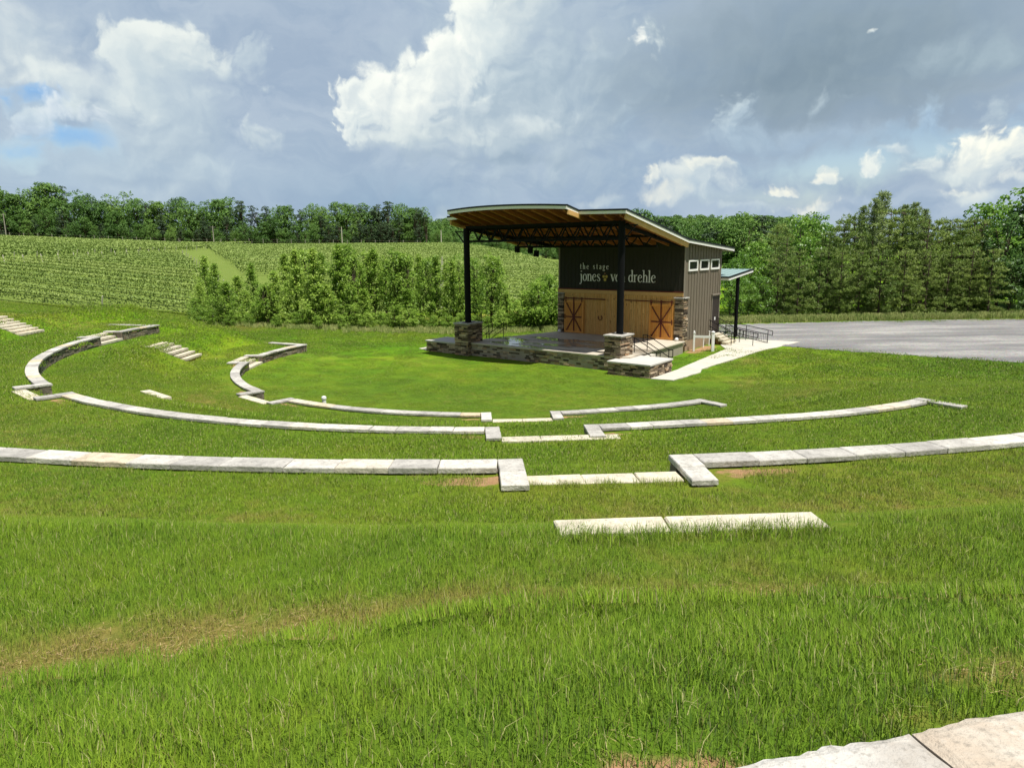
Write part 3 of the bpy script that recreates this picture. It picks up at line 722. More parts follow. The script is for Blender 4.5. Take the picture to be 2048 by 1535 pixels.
# ---- lettering, drawn as thick and thin strokes
def arc(cx,cy,rx,ry,a0,a1,wk,wt,n=18):
    P=[]
    for i in range(n+1):
        a=math.radians(a0+(a1-a0)*i/n); P.append((cx+rx*math.cos(a),cy+ry*math.sin(a),wt+(wk-wt)*abs(math.cos(a))))
    return P
TK,TN=.155,.065
def stem(x,y0,y1): return [(x,y0,TK),(x,y1,TK)]
def serif(x,y,w=.2): return [(x-w,y,TN),(x+w,y,TN)]
def half(x,y): return [(x-.2,y-.05,TN),(x,y,TN+.03)]
G={'o':([arc(.36,.49,.27,.47,0,360,TK,TN,28)],.78),
 'n':([stem(.14,.03,.97),half(.14,.95),[(.16,.74,TN),(.3,.93,TN+.01),(.42,.96,TN+.03),(.55,.86,TK*.8),(.59,.7,TK),(.59,.03,TK)],serif(.14,.03,.16),serif(.59,.03,.16)],.80),
 'e':([[(.09,.5,TN),(.6,.62,TN)],[(.6,.62,TK*.6),(.56,.84,TN+.04),(.4,.97,TN),(.2,.88,TK*.7),(.08,.62,TK),(.09,.34,TK),(.2,.09,TK*.75),(.38,.01,TN+.01),(.55,.08,TN),(.65,.2,TN)]],.74),
 's':([[(.53,.78,TN),(.47,.93,TN),(.32,.98,TN),(.16,.9,TN+.04),(.12,.74,TK*.8),(.22,.6,TK),(.42,.43,TK),(.53,.28,TK*.9),(.5,.1,TN+.04),(.34,.01,TN),(.17,.06,TN),(.1,.24,TN)]],.66),
 'j':([[(.2,.97,TK),(.2,-.05,TK),(.17,-.28,TK*.75),(.06,-.42,TN),(-.08,-.4,TK*.9)],half(.2,.95),[(.2,1.27,.17),(.2,1.43,.17)]],.42),
 'v':([[(.06,.97,TK),(.34,.05,TK)],[(.34,.03,TN),(.61,.97,TN)],serif(.06,.97,.15),serif(.61,.97,.13)],.70),
 'd':([arc(.34,.48,.26,.46,40,320,TK,TN,22),stem(.58,.03,1.62),half(.58,1.6),[(.58,.06,TN),(.75,.06,TN)]],.80),
 'r':([stem(.14,.03,.97),half(.14,.95),[(.16,.7,TN),(.28,.92,TN),(.4,.96,TN+.04),(.5,.9,TK)],serif(.14,.03,.18)],.58),
 'h':([stem(.14,.03,1.62),half(.14,1.6),[(.16,.74,TN),(.3,.93,TN+.01),(.42,.96,TN+.03),(.55,.86,TK*.8),(.59,.7,TK),(.59,.03,TK)],serif(.14,.03,.16),serif(.59,.03,.16)],.80),
 'l':([stem(.16,.03,1.62),half(.16,1.6),serif(.16,.03,.17)],.38),
 't':([[(.2,1.32,TN),(.2,1.0,TK),(.2,.2,TK),(.26,.05,TK*.7),(.42,.05,TN)],[(.02,.96,TN),(.45,.96,TN)]],.5),
 'a':([[(.1,.78,TK*.8),(.18,.93,TN),(.33,.97,TN),(.48,.86,TK*.8),(.5,.7,TK),(.5,.12,TK),(.62,.03,TN)],[(.5,.6,TN),(.25,.5,TN),(.1,.34,TK*.8),(.1,.14,TK*.9),(.24,.02,TN+.02),(.38,.06,TN),(.5,.2,TN)]],.68),
 'g':([arc(.33,.66,.22,.31,0,360,TK*.85,TN,20),arc(.34,-.24,.27,.2,0,360,TK*.6,TN+.02,20),[(.17,.4,TN),(.12,.2,TN+.03),(.25,.06,TK*.7),(.45,.0,TN+.02)],[(.5,.9,TN),(.64,.98,TN+.02)]],.70)}
def stroke_mesh(mb,P,ox,oz,s,y0,y1):
    n=len(P)
    if n<2: return
    L=[]; Rr=[]
    for i,(x,z,w) in enumerate(P):
        a=P[max(0,i-1)]; b=P[min(n-1,i+1)]
        dx,dz=b[0]-a[0],b[1]-a[1]; l=math.hypot(dx,dz) or 1; nx,nz=-dz/l*w/2,dx/l*w/2
        L.append((ox+(x+nx)*s,oz+(z+nz)*s)); Rr.append((ox+(x-nx)*s,oz+(z-nz)*s))
    for i in range(n-1):
        q=[Rr[i],Rr[i+1],L[i+1],L[i]]
        mb.hexa([(p[0],y0,p[1]) for p in q]+[(p[0],y1,p[1]) for p in q])
def write(text,u,z,xh,track,name):
    j=0
    for ch in text:
        if ch==' ': u+=.45*xh+track; continue
        S,adv=G[ch]; mb=MB()
        for P in S: stroke_mesh(mb,P,u,z,xh,WV0-.036-.0006*(j%3),WV0-.062-.0006*(j%3)); j+=1
        u+=adv*xh+track
        mb.build(name,M['letter'],wall)
LZ1,LZ2=4.57,5.39
write('jones',-7.33,LZ1,.49,0,'letter'); write('von',-4.86,LZ1,.49,0,'letter'); write('drehle',-3.52,LZ1,.49,.012,'letter')
write('the stage',-7.35,LZ2,.265,.098,'letter')
mb=MB()
for du,dz,r in ((-.115,.33,.095),(.115,.33,.095),(0,.11,.105)): mb.tube((-5.32+du,WV0-.036,LZ1+dz),(-5.32+du,WV0-.06,LZ1+dz),r,n=16)
em=mb.build('grape_emblem',M['gold'],wall)
mb=MB(); mb.tube((-5.34,WV0-.036,LZ1+.53),(-5.34,WV0-.058,LZ1+.53),.06,n=10); mb.build('emblem_leaf',M['twig_brown'],em)

# ------------------------------------------------------------------ plinths beside the stage
def plinth(u0,u1,v0,v1,top,label):
    e=empty('stone_plinth',(OX,OY,0),-PHI,label,'plinth')
    mb=MB(); mb.box(u0+.1,u1-.1,v0+.1,v1-.1,-.3,top-.1,0)
    ledge(mb,(u0,v0),(u1,v0),-.15,top-.10); ledge(mb,(u1,v0),(u1,v1),-.15,top-.10); ledge(mb,(u1,v1),(u0,v1),-.15,top-.10); ledge(mb,(u0,v1),(u0,v0),-.15,top-.10)
    mb.build('stone_facing',M['ledge'],e)
    mb=MB(); mb.box(u0-.06,u1+.06,v0-.06,v1+.06,top-.095,top); mb.build('slab_top',M['plinth'],e,bevel=.012)
plinth(.32,2.85,-1.98,.72,.76,'sunlit low stone plinth with pale slab top beside the sidewalk end')
plinth(-14.4,-11.75,-1.05,1.0,.76,'shaded low stone plinth by the pavilion post towards the young trees')

# ------------------------------------------------------------------ paving
def sheet(name, pts, mat, thick, lift, joints=0):
    """pavement following the ground: fan-free grid clipped to a convex-ish quad strip; pts = list of (left,right) world pairs"""
    mb=MB(); rows=[]
    for (a,b) in pts:
        n=6; rows.append([(a[0]+(b[0]-a[0])*i/n,a[1]+(b[1]-a[1])*i/n) for i in range(n+1)])
    V=[[(p[0],p[1],H(*p)+lift) for p in r] for r in rows]
    if joints:
        for c0 in range(0,len(V)-1,joints):
            ch=[list(r) for r in V[c0:min(len(V),c0+joints+1)]]
            for q,nx,sg in ((0,1,1),(-1,-2,1)):
                for j in range(7):
                    a=Vector(ch[q][j]); b_=Vector(ch[nx][j]); ch[q][j]=tuple(a+(b_-a).normalized()*.012)
            ti=random.random()
            for i in range(len(ch)-1):
                for j in range(6): mb.face([ch[i][j],ch[i][j+1],ch[i+1][j+1],ch[i+1][j]],ti)
            ed=[ch[0][j] for j in range(7)]+[ch[i][6] for i in range(1,len(ch))]+[ch[-1][j] for j in range(5,-1,-1)]+[ch[i][0] for i in range(len(ch)-2,0,-1)]
            for a,b in zip(ed,ed[1:]+ed[:1]): mb.face([(a[0],a[1],a[2]-thick),(b[0],b[1],b[2]-thick),b,a],ti)
        o=mb.build(name,mat); tag(o,kind='structure'); return o
    for i in range(len(V)-1):
        for j in range(6): mb.face([V[i][j],V[i][j+1],V[i+1][j+1],V[i+1][j]])
    edge=[V[0][j] for j in range(7)]+[V[i][6] for i in range(1,len(V))]+[V[-1][j] for j in range(5,-1,-1)]+[V[i][0] for i in range(len(V)-2,0,-1)]
    for a,b in zip(edge,edge[1:]+edge[:1]): mb.face([(a[0],a[1],a[2]-thick),(b[0],b[1],b[2]-thick),b,a])
    o=mb.build(name,mat); tag(o,kind='structure'); return o
def lerp_rows(L,R,n):
    out=[]
    for i in range(n+1):
        t=i/n*(len(L)-1); k=min(int(t),len(L)-2); f=t-k
        out.append(((L[k][0]+(L[k+1][0]-L[k][0])*f,L[k][1]+(L[k+1][1]-L[k][1])*f),(R[k][0]+(R[k+1][0]-R[k][0])*f,R[k][1]+(R[k+1][1]-R[k][1])*f)))
    return out
LL=[uv2w(2.95,-2.1),uv2w(2.95,1.3),uv2w(2.8,2.4),uv2w(2.4,10.2)]
RR_=[uv2w(4.2,-2.0),uv2w(4.35,1.25),uv2w(3.95,2.35),uv2w(4.6,10.2)]
sheet('sidewalk',lerp_rows(LL,RR_,40),M['concrete'],.25,.045,joints=5)
LL=[uv2w(2.4,10.2),uv2w(1.6,11.4),uv2w(.55,13.7),uv2w(.5,15.2)]
RR_=[uv2w(4.6,10.2),uv2w(4.9,11.8),uv2w(5.4,14.2),uv2w(5.7,15.4)]
sheet('sidewalk',lerp_rows(LL,RR_,15),M['concrete'],.25,.047,joints=5)
sheet('pavement',lerp_rows([uv2w(-15.6,-.6),uv2w(-15.6,1.2)],[uv2w(-14.5,-.9),uv2w(-14.5,1.2)],4),M['concrete'],.2,.03)
# gravel lot
GL=[(17.6,49.4),(19.2,46.9),(21.6,45.0),(25.2,42.2),(29.0,39.3),(34,36.2),(42,32)]
GR=[(14.5,60.6),(20,60.5),(24,61.2),(30,62.0),(38,62.6),(50,63),(70,62)]
gr=lerp_rows(GL,GR,150)
gr=[((a[0]+(float(fbm(np.array([i*.31]),np.array([.2]),61)[0])-.5)*1.3,a[1]+(float(fbm(np.array([i*.29]),np.array([3.2]),62)[0])-.5)*.9),(b[0],b[1]+(float(fbm(np.array([i*.5]),np.array([7.2]),63)[0])-.5)*.8)) for i,(a,b) in enumerate(gr)]
sheet('gravel_lot',gr,M['gravel'],.25,.03)

# ------------------------------------------------------------------ railings, frame, side steps
def P3(u,v,z): x,y=uv2w(u,v); return (x,y,z)
def rail_thing(name,label,segs,posts,r=.024,group=None,extra=None):
    u0,v0,z0=posts[0][0]
    x,y=uv2w(u0,v0); e=empty(name,(x,y,z0),0,label,'railing',group); off=Vector((x,y,z0))
    L=lambda p: tuple(Vector(P3(*p))-off)
    mb=MB()
    for a,b in segs: mb.tube(L(a),L(b),r,n=8)
    mb.build('handrail',M['black_steel'],e)
    for a,b in posts:
        mb=MB(); mb.tube(L(a),L(b),r,n=8); mb.build('post',M['black_steel'],e)
    if extra:
        mb=MB()
        for a,b in extra: mb.bar(L(a),L(b),.018)
        mb.build('pickets',M['black_steel'],e)
    return e
def stair_rail(label,u0,u1,v,zt0,zt1,zg0,zg1,group,name='stair_railing'):
    """u0,zt0 = upper end"""
    s=1 if u1>u0 else -1
    A=(u0-s*.28,v,zt0); B=(u0,v,zt0); C_=(u1,v,zt1); D=(u1+s*.25,v,zt1)
    d=.42
    seg=[(A,B),(B,C_),(C_,D),((u0-s*.28,v,zt0-d),(u0,v,zt0-d)),((u0,v,zt0-d),(u1,v,zt1-d)),(A,(u0-s*.28,v,zt0-d)),(D,(u1+s*.25,v,zt1-d)),((u1+s*.25,v,zt1-d),(u1,v,zt1-d))]
    return rail_thing(name,label,seg,[((u0,v,zg0),(u0,v,zt0)),((u1,v,zg1),(u1,v,zt1))],group=group)
g='black handrails at the stage steps'
stair_rail('black handrail of the steps behind the shaded plinth, the one nearer the plinth',-10.75,-12.0,1.25,1.78,1.0,.82,.05,g)
stair_rail('black handrail of the steps behind the shaded plinth, the one nearer the building',-10.5,-11.75,2.5,1.82,1.0,.82,.05,g)
stair_rail('black handrail of the steps behind the sunlit plinth, right beside the plinth',.35,1.75,1.0,1.72,.98,.82,.05,g)
stair_rail('black handrail of the steps behind the sunlit plinth, the one nearer the barn door',.55,1.95,2.25,1.76,1.0,.82,.05,g)
def slab_steps(name,label,group,parts,mat='tread'):
    """parts: list of (cx,cy,dx,dy,lx,ly,ztop,thick)"""
    c=parts[0]; e=empty(name,(c[0],c[1],c[6]-c[7]),0,label,'steps',group)
    for p in parts:
        mb=MB(); rough_slab(mb,p[0]-c[0],p[1]-c[1],p[2],p[3],p[4],p[5],p[6]-p[7]-(c[6]-c[7]),p[6]-(c[6]-c[7]),random.random()); mb.build('tread',M[mat],e)
    return e
# concrete stage steps, both ends
for sgn,ue,vc,lab in ((1,.86,1.62,'concrete steps up to the stage behind the sunlit plinth'),(-1,-11.0,1.85,'concrete steps up to the stage behind the shaded plinth')):
    pr=[]
    for k in range(4):
        uu=ue+sgn*(.16+k*.3); x,y=uv2w(uu,vc); pr.append((x,y,VX,VY,1.15,.31,ZS-.17*(k+1),.30))
    slab_steps('concrete_steps',lab,None,pr,'concrete')
# stone steps to the side door
pr=[]
for k in range(5):
    uu=WU1+.30+k*.30; x,y=uv2w(uu,12.75); pr.append((x,y,VX,VY,1.5+.12*k,.36,ZS-.03-.155*k,.13))
slab_steps('stone_steps','rough pale stone steps climbing to the dark side door of the pavilion',None,pr)
mb=MB()
for k in range(5):
    uu=WU1+.30+k*.30
    a=[uv2w(uu-.13,12.1),uv2w(uu+.13,12.1),uv2w(uu+.13,13.4),uv2w(uu-.13,13.4)]
    mb.hexa([(p[0],p[1],-.1) for p in a]+[(p[0],p[1],ZS-.165-.155*k) for p in a])
ri=mb.build('step_base',M['riser']); so=[o for o in COL.objects if o.name.startswith('stone_steps')][0]; ri.parent=so; ri.matrix_parent_inverse=Matrix.Translation(so.location).inverted()
g='black railings by the side door'
stair_rail('black handrail of the side door steps, nearer the white post frame',.55,2.1,11.9,1.80,1.02,.8,.1,g)
stair_rail('black handrail of the side door steps, nearer the porch post',.55,2.1,13.5,1.82,1.05,.8,.1,g)
# ramp guard with pickets
def guard(label,a,b,za,zb,npk,npost,h=1.0,ext=.35,low=.12):
    n=lambda s,dz: (a[0]+(b[0]-a[0])*s,a[1]+(b[1]-a[1])*s,za+(zb-za)*s+dz)
    L=math.hypot(b[0]-a[0],b[1]-a[1]); e=1+ext/L
    seg=[(n(0,h),n(e,h)),(n(0,h-.3),n(e,h-.3)),(n(0,low),n(1,low)),(n(e,h),n(e,h-.3))]
    if npk: seg.insert(0,(n(0,h-.3),n(1,h-.3)))
    posts=[(n(k/(npost-1),-.05),n(k/(npost-1),h)) for k in range(npost)]
    ex=[(n((k+.5)/npk,low),n((k+.5)/npk,h-.3)) for k in range(npk)] if npk else None
    return rail_thing('ramp_railing',label,seg,posts,extra=ex,group='black railings by the side door')
guard('long black ramp railing with thin pickets beside the porch post',(.6,14.75),(3.9,14.05),.52,.12,26,3)
guard('short black ramp handrail without pickets, in front of the picketed one',(2.0,12.75),(3.45,12.35),.25,.10,0,2,h=.98,low=.68)
# empty white post frame
x,y=uv2w(.85,8.45); x2,y2=uv2w(1.95,8.95); zb=H(x,y)
e=empty('post_frame',(x,y,zb),0,'white vinyl post frame with one crossbar standing before the side wall','frame')
d=Vector((x2-x,y2-y,0))
mb=MB(); mb.box(-.06,.06,-.06,.06,-.1,1.22); mb.lathe((0,0,1.22),[(.09,0),(.09,.03),(.045,.05),(.06,.09),(.04,.14),(.005,.16)],10); mb.build('post',M['white_vinyl'],e)
mb=MB(); mb.box(d.x-.09,d.x+.09,d.y-.09,d.y+.09,-.1,1.28); mb.lathe((d.x,d.y,1.28),[(.13,0),(.13,.03),(.1,.05),(.005,.1)],10); mb.build('post',M['white_vinyl'],e)
mb=MB(); mb.bar((0,0,.98),(d.x,d.y,.98),.06,.15); mb.build('crossbar',M['white_vinyl'],e)
# small white pipes by the wall
for k,(uu,vv,hh,lab) in enumerate(((.75,10.3,.62,'short white pipe stub standing against the side wall behind the crossbar'),(.75,11.3,.95,'taller white pipe stub by the side door steps'))):
    x,y=uv2w(uu,vv); mb=MB(); mb.tube((0,0,-.1),(0,0,hh),.05,n=10); mb.tube((0,0,hh),(0,0,hh+.06),.065,n=10)
    o=mb.build('vent_pipe',M['white_vinyl']); o.location=(x,y,H(x,y)); tag(o,lab,'pipe','white pipes by the side wall')

# ------------------------------------------------------------------ terrace walls
def pol(r,a): t=math.radians(a); return (CX+r*math.cos(t),CY+r*math.sin(t))
pol0=pol
def wall_segment(w,a0,a1,end0,end1,label,group='curved stone terrace walls'):
    """arc from a0 to a1 (degrees); end = None | ('aisle',axis) | ('end',angle,length)"""
    R,T,zc_=w['R'],w['T'],w['z']; base=w['zi']; kk=WALLS.index(w)
    pol=lambda r,a: pol0(r+float(DR(kk,a)),a)
    mid=pol(R,(a0+a1)/2); e=empty('terrace_wall',(mid[0],mid[1],base),0,label,'stone wall',group); off=Vector((mid[0],mid[1],base))
    caps=[]                                            # list of corner quads
    ends=[]
    lines=[]
    for end,a,sg in ((end0,a0,1),(end1,a1,-1)):
        if end is None: ends.append(a); continue
        if end[0]=='aisle': dirang=end[1]
        else: dirang=a
        t=math.radians(dirang); dr=Vector((math.cos(t),math.sin(t),0)); tn=Vector((-math.sin(t),math.cos(t),0))*sg   # tn points into the wall
        c=Vector((*pol(R,a),0))
        L=end[2]
        n=max(1,round(L/.62)); wth=w['T']*.86
        q0=c-dr*.02
        for i in range(n):
            p=q0+dr*(L*i/n+.004); q=q0+dr*(L*(i+1)/n-.004)
            caps.append([p,q,q+tn*wth,p+tn*wth])
        lines.append((c,c+dr*(L-.04),tn,sg,wth))
        ends.append(a+sg*math.degrees((wth+.008)/R))
    b0,b1=ends; n=max(1,round(math.radians(b1-b0)*R/.74))
    cuts=[b0+(b1-b0)*i/n+(random.uniform(-.12,.12)*(b1-b0)/n if 0<i<n else 0) for i in range(n+1)]
    for i in range(n):
        gap=math.degrees(.004/R); s0,s1=cuts[i]+gap,cuts[i+1]-gap
        caps.append([Vector((*pol(R,s0),0)),Vector((*pol(R+T,s0),0)),Vector((*pol(R+T,s1),0)),Vector((*pol(R,s1),0))])
    th=.075
    for q in caps:
        mb=MB(); cen=sum(q,Vector())/4; dz=random.uniform(-.006,.006); c=.012
        z0,z1=zc_-th-base,zc_+dz-base
        B=[p+Vector((random.uniform(-.008,.008),random.uniform(-.008,.008),0)) for p in q]
        if (B[1]-B[0]).cross(B[2]-B[0]).z<0: B=B[::-1]
        I=[p+(cen-p).normalized()*c*1.4 for p in B]
        k=0; mb.v=[(p.x-off.x,p.y-off.y,z0) for p in B]+[(p.x-off.x,p.y-off.y,z1-c) for p in B]+[(p.x-off.x,p.y-off.y,z1+random.uniform(-.003,.003)) for p in I]
        for f in ((3,2,1,0),(0,1,5,4),(1,2,6,5),(2,3,7,6),(3,0,4,7),(4,5,9,8),(5,6,10,9),(6,7,11,10),(7,4,8,11),(8,9,10,11)):
            mb.f.append(f); mb.t.append(random.random()**1.3); mb.m.append(0)
        mb.t=[random.random()**1.3]*10
        mb.build('cap_stone',M['cap'],e)
    # body
    mb=MB(); zt=zc_-th-base; zb=-.35
    na=max(2,int((a1-a0)/2.0))
    for i in range(na):
        s0=a0+(a1-a0)*i/na; s1=a0+(a1-a0)*(i+1)/na
        P=[pol(R+.10,s0),pol(R+T-.06,s0),pol(R+T-.06,s1),pol(R+.10,s1)]
        mb.hexa([(p[0]-off.x,p[1]-off.y,zb) for p in P]+[(p[0]-off.x,p[1]-off.y,zt) for p in P],.2)
        A=pol(R+.045,s1); B=pol(R+.045,s0); Lg=lambda p:(p[0]-off.x,p[1]-off.y)
        ledge(mb,Lg(A),Lg(B),-.12,zt,ch=.11,lo=.25,hi=.7,out=(-.012,.02),inn=.1)
        A=pol(R+T-.05,s0); B=pol(R+T-.05,s1); ledge(mb,Lg(A),Lg(B),w['zo']-base-.12,zt,ch=.11,lo=.25,hi=.7,out=(-.012,.012),inn=.06)
    for c,q,tn,sg,wth in lines:
        for side in (0,1):
            o=tn*(.05 if side==0 else wth-.05); A=c+o; B=q+o
            if (side==0)==(sg>0): A,B=B,A
            # outward must be away from the body centre line
            d=(B-A).normalized(); nn=Vector((d.y,-d.x,0))
            want=(-tn if side==0 else tn)
            if nn.dot(want)<0: A,B=B,A
            ledge(mb,(A.x-off.x,A.y-off.y),(B.x-off.x,B.y-off.y),-.2,zt,ch=.11,lo=.25,hi=.6,out=(-.01,.012),inn=.1)
        A=q+tn*.06; B=q+tn*(wth-.06); d=(B-A).normalized(); nn=Vector((d.y,-d.x,0)); drv=(q-c).normalized()
        if nn.dot(drv)<0: A,B=B,A
        ledge(mb,(A.x-off.x,A.y-off.y),(B.x-off.x,B.y-off.y),-.2,zt,ch=.11,lo=.2,hi=.4,out=(-.005,.01),inn=.1)
    mb.build('stone_face',M['wallstone'],e)
    return e
def aoff(R,k,sg,half=HALF,ax=None): return (ax or A_AIS[k])+sg*math.degrees(math.asin(half/R))
W1,W2,W3,W4=WALLS
tiers=(('innermost','shortest wall ring around the lawn'),)
def ring(w,name,ends=(1.15,1.35),wing=None):
    R=w['R']; L=w['wing']
    S=[]
    S.append((w['a0'],aoff(R,0,-1),('end',w['a0'],ends[0]),('aisle',A_AIS[0],L)))
    S.append((aoff(R,0,1),aoff(R,1,-1),('aisle',A_AIS[0],L),('aisle',A_AIS[1],L)))
    S.append((aoff(R,1,1),aoff(R,2,-1),('aisle',A_AIS[1],L),('aisle',A_AIS[2],L)))
    S.append((aoff(R,2,1),w['a1'],('aisle',A_AIS[2],L),('end',w['a1'],ends[1])))
    return S
labs1=['inner terrace wall piece at the vineyard end, running back to a pointed corner','inner terrace wall piece curving between two step gaps on the vineyard side','long inner terrace wall piece sweeping across the lawn with a white pipe stub behind it','inner terrace wall piece between the middle step gap and the gravel side']
for s,l in zip(ring(W1,'inner',(3.0,1.4)),labs1): wall_segment(W1,*s,l)
labs2=['middle terrace wall piece at the vineyard end with a tall rough stone face','middle terrace wall piece bending in a tight hook at the edge of the lawn on the vineyard side','long middle terrace wall piece sweeping in front of the inner ring','middle terrace wall piece ending in a short return towards the gravel lot']
for s,l in zip(ring(W2,'middle',(3.6,1.4)),labs2): wall_segment(W2,*s,l)
R=W3['R']
wall_segment(W3,aoff(R,1,1),aoff(R,2,-1,1.03,273.08),('aisle',A_AIS[1],1.12),('aisle',A_AIS[2],1.12),'outer terrace wall piece on the vineyard side of the nearest step gap, cap slabs in a row')
wall_segment(W3,aoff(R,2,1,1.03,273.08),W3['a1'],('aisle',A_AIS[2],1.12),None,'outer terrace wall piece on the gravel side of the nearest step gap, rising out of frame')
# topmost wall: broad weathered slabs at the viewer's feet
w=W4; FP=Vector((.59,1.825,0)); FD=Vector((1.03,.236,0)).normalized(); FN=Vector((FD.y,-FD.x,0))
mid=(1.2,1.6); e=empty('terrace_wall',(mid[0],mid[1],5.1),0,'broad weathered flagstone wall at the viewer feet, bottom corner of the photo','stone wall','curved stone terrace walls')
def cap_big(s0,s1,tint):
    na,nr=30,16; V=[];F=[]; D=.62
    for i in range(na+1):
        for j in range(nr+1):
            sx=s0+(s1-s0)*i/na; q=D*j/nr
            ed=min(q,D-q,sx-s0,s1-sx)
            p=FP+FD*sx+FN*(q-.012*sx*sx)
            wob=(float(fbm(np.array([p.x*11]),np.array([p.y*11]),31)[0])-.5)*.05*(1 if j in (0,nr) else .25)
            p=p+FN*wob; px_=(float(fbm(np.array([p.x*8]),np.array([p.y*8]),37)[0])-.5)*.022; p=p+FD*px_
            z=w['z']-.016*math.exp(-ed/.018)+(float(fbm(np.array([p.x*3.2]),np.array([p.y*3.2]),33)[0])-.5)*.016+(float(fbm(np.array([p.x*17]),np.array([p.y*17]),34)[0])-.5)*.009
            V.append((p.x-mid[0],p.y-mid[1],z-5.1))
    for i in range(na):
        for j in range(nr): k=i*(nr+1)+j; F.append((k+1,k,k+nr+1,k+nr+2)[::-1])
    mb=MB(); mb.v=list(V); mb.f=F; mb.t=[tint]*len(F); mb.m=[0]*len(F)
    rim=[i*(nr+1) for i in range(na+1)]+[na*(nr+1)+j for j in range(1,nr+1)]+[i*(nr+1)+nr for i in range(na-1,-1,-1)]+[j for j in range(nr-1,0,-1)]
    k=len(mb.v); mb.v+=[(V[i][0],V[i][1],.30) for i in rim]; n=len(rim)
    for i in range(n): mb.f.append((rim[(i+1)%n],rim[i],k+i,k+(i+1)%n)); mb.t.append(tint); mb.m.append(0)
    return mb.build('cap_stone',M['flag'],e,smooth=False)
def flag_mat():
    m,t,b=new_mat('weathered_flagstone'); p=gpos(t); ti=t.attr('tint')
    n=t.noise(p,1.7,6,.65,.4); n2=t.noise(p,7,6,.65); n3=t.noise(p,38,4,.6)
    c=t.mix(ti,(.52,.51,.48,1),(.60,.55,.45,1))
    c=t.mix(t.mapr(n,.45,.68,0,.8),c,t.mix(ti,(.34,.31,.27,1),(.50,.38,.26,1)))
    c=t.mix(t.mapr(n2,.5,.66,0,.7),c,(.66,.63,.56,1)); c=t.mix(t.mapr(n3,.54,.70,0,.5),c,(.2,.18,.15,1)); c=t.mix(t.mapr(t.noise(p,14,5,.7),.56,.7,0,.45),c,(.24,.21,.17,1))
    t.link(c,b.inputs['Base Color']); b.inputs['Roughness'].default_value=.85
    t.link(t.bump(t.math('ADD',n2,t.math('MULTIPLY',n3,.5)),.9,.022),b.inputs['Normal']); return m
M['flag']=flag_mat()
cuts=[-1.1,-.25,.66,1.75,2.75,3.6]
for i in range(len(cuts)-1): cap_big(cuts[i]+.005,cuts[i+1]-.005,(.3,.1,.6,.3,.5)[i])
mb=MB()
A=FP+FD*-1.1+FN*.07; B=FP+FD*3.6+FN*(.07-.05)
mb.hexa([(p.x-mid[0],p.y-mid[1],-.6) for p in (A,B,B+FN*.45,A+FN*.45)]+[(p.x-mid[0],p.y-mid[1],.30) for p in (A,B,B+FN*.45,A+FN*.45)],.3)
mb.build('stone_face',M['wallstone'],e)

# ------------------------------------------------------------------ stone steps
def flight(k,rads,tops,label,group,width=2.05,depth=.37,thick=.13,split=None,shift=0,name='stone_steps',wid=None):
    a=math.radians(A_AIS[k]); dx,dy=math.cos(a),math.sin(a); tx,ty=-dy,dx
    pr=[]
    for i,(r,z) in enumerate(zip(rads,tops)):
        W_=wid[i] if wid else width
        cx,cy=CX+dx*r+tx*shift,CY+dy*r+ty*shift
        z=max([z]+[H(cx+dx*a_+tx*b_,cy+dy*a_+ty*b_)+.03 for a_ in (-.16,0,.12) for b_ in (-.9,-.4,0,.4,.9)]); tops[i]=z
        nsp=split[i] if split else 1
        fr=np.cumsum([0]+[ (1+.35*random.uniform(-1,1)) for _ in range(nsp)]); fr=fr/fr[-1]
        for q in range(nsp):
            c=(fr[q]+fr[q+1])/2-.5; l=(fr[q+1]-fr[q])*W_-.012
            pr.append((cx+tx*c*W_,cy+ty*c*W_,tx,ty,l,depth,z,thick))
    s=slab_steps(name,label,group,pr)
    mb=MB(); c=pr[0]; base=c[6]-c[7]
    for i,(r,z) in enumerate(zip(rads,tops)):
        W_=(wid[i] if wid else width)-.1
        cx,cy=CX+dx*r+tx*shift,CY+dy*r+ty*shift
        q=[(cx+dx*(sr*.15+.02)+tx*st*W_/2,cy+dy*(sr*.15+.02)+ty*st*W_/2) for sr,st in ((-1,-1),(1,-1),(1,1),(-1,1))]
        mb.hexa([(p[0]-c[0],p[1]-c[1],z-.5-base) for p in q]+[(p[0]-c[0],p[1]-c[1],z-thick-.004-base) for p in q])
    mb.build('step_base',M['riser'],s)
    return s
g='pale stone slab steps on the terraces'
lin=lambda a,b,n:[a+(b-a)*i/(n-1) for i in range(n)]
flight(0,lin(17.85,19.75,6),lin(.86,1.70,6),'flight of six pale slabs with red risers between the inner and middle walls',g)
flight(0,lin(26.85,28.85,7),lin(2.40,3.30,7),'flight of pale slabs on the upper bank behind the middle wall at the photo edge',g)
flight(1,[19.15],[1.62],'single visible pale slab half buried in grass on the bank behind the inner wall hook',g)
flight(2,[35.53],[4.90],'wide pale slab edged by tall grass, first step before the viewer',g,split=[2],depth=.29,shift=-.2)
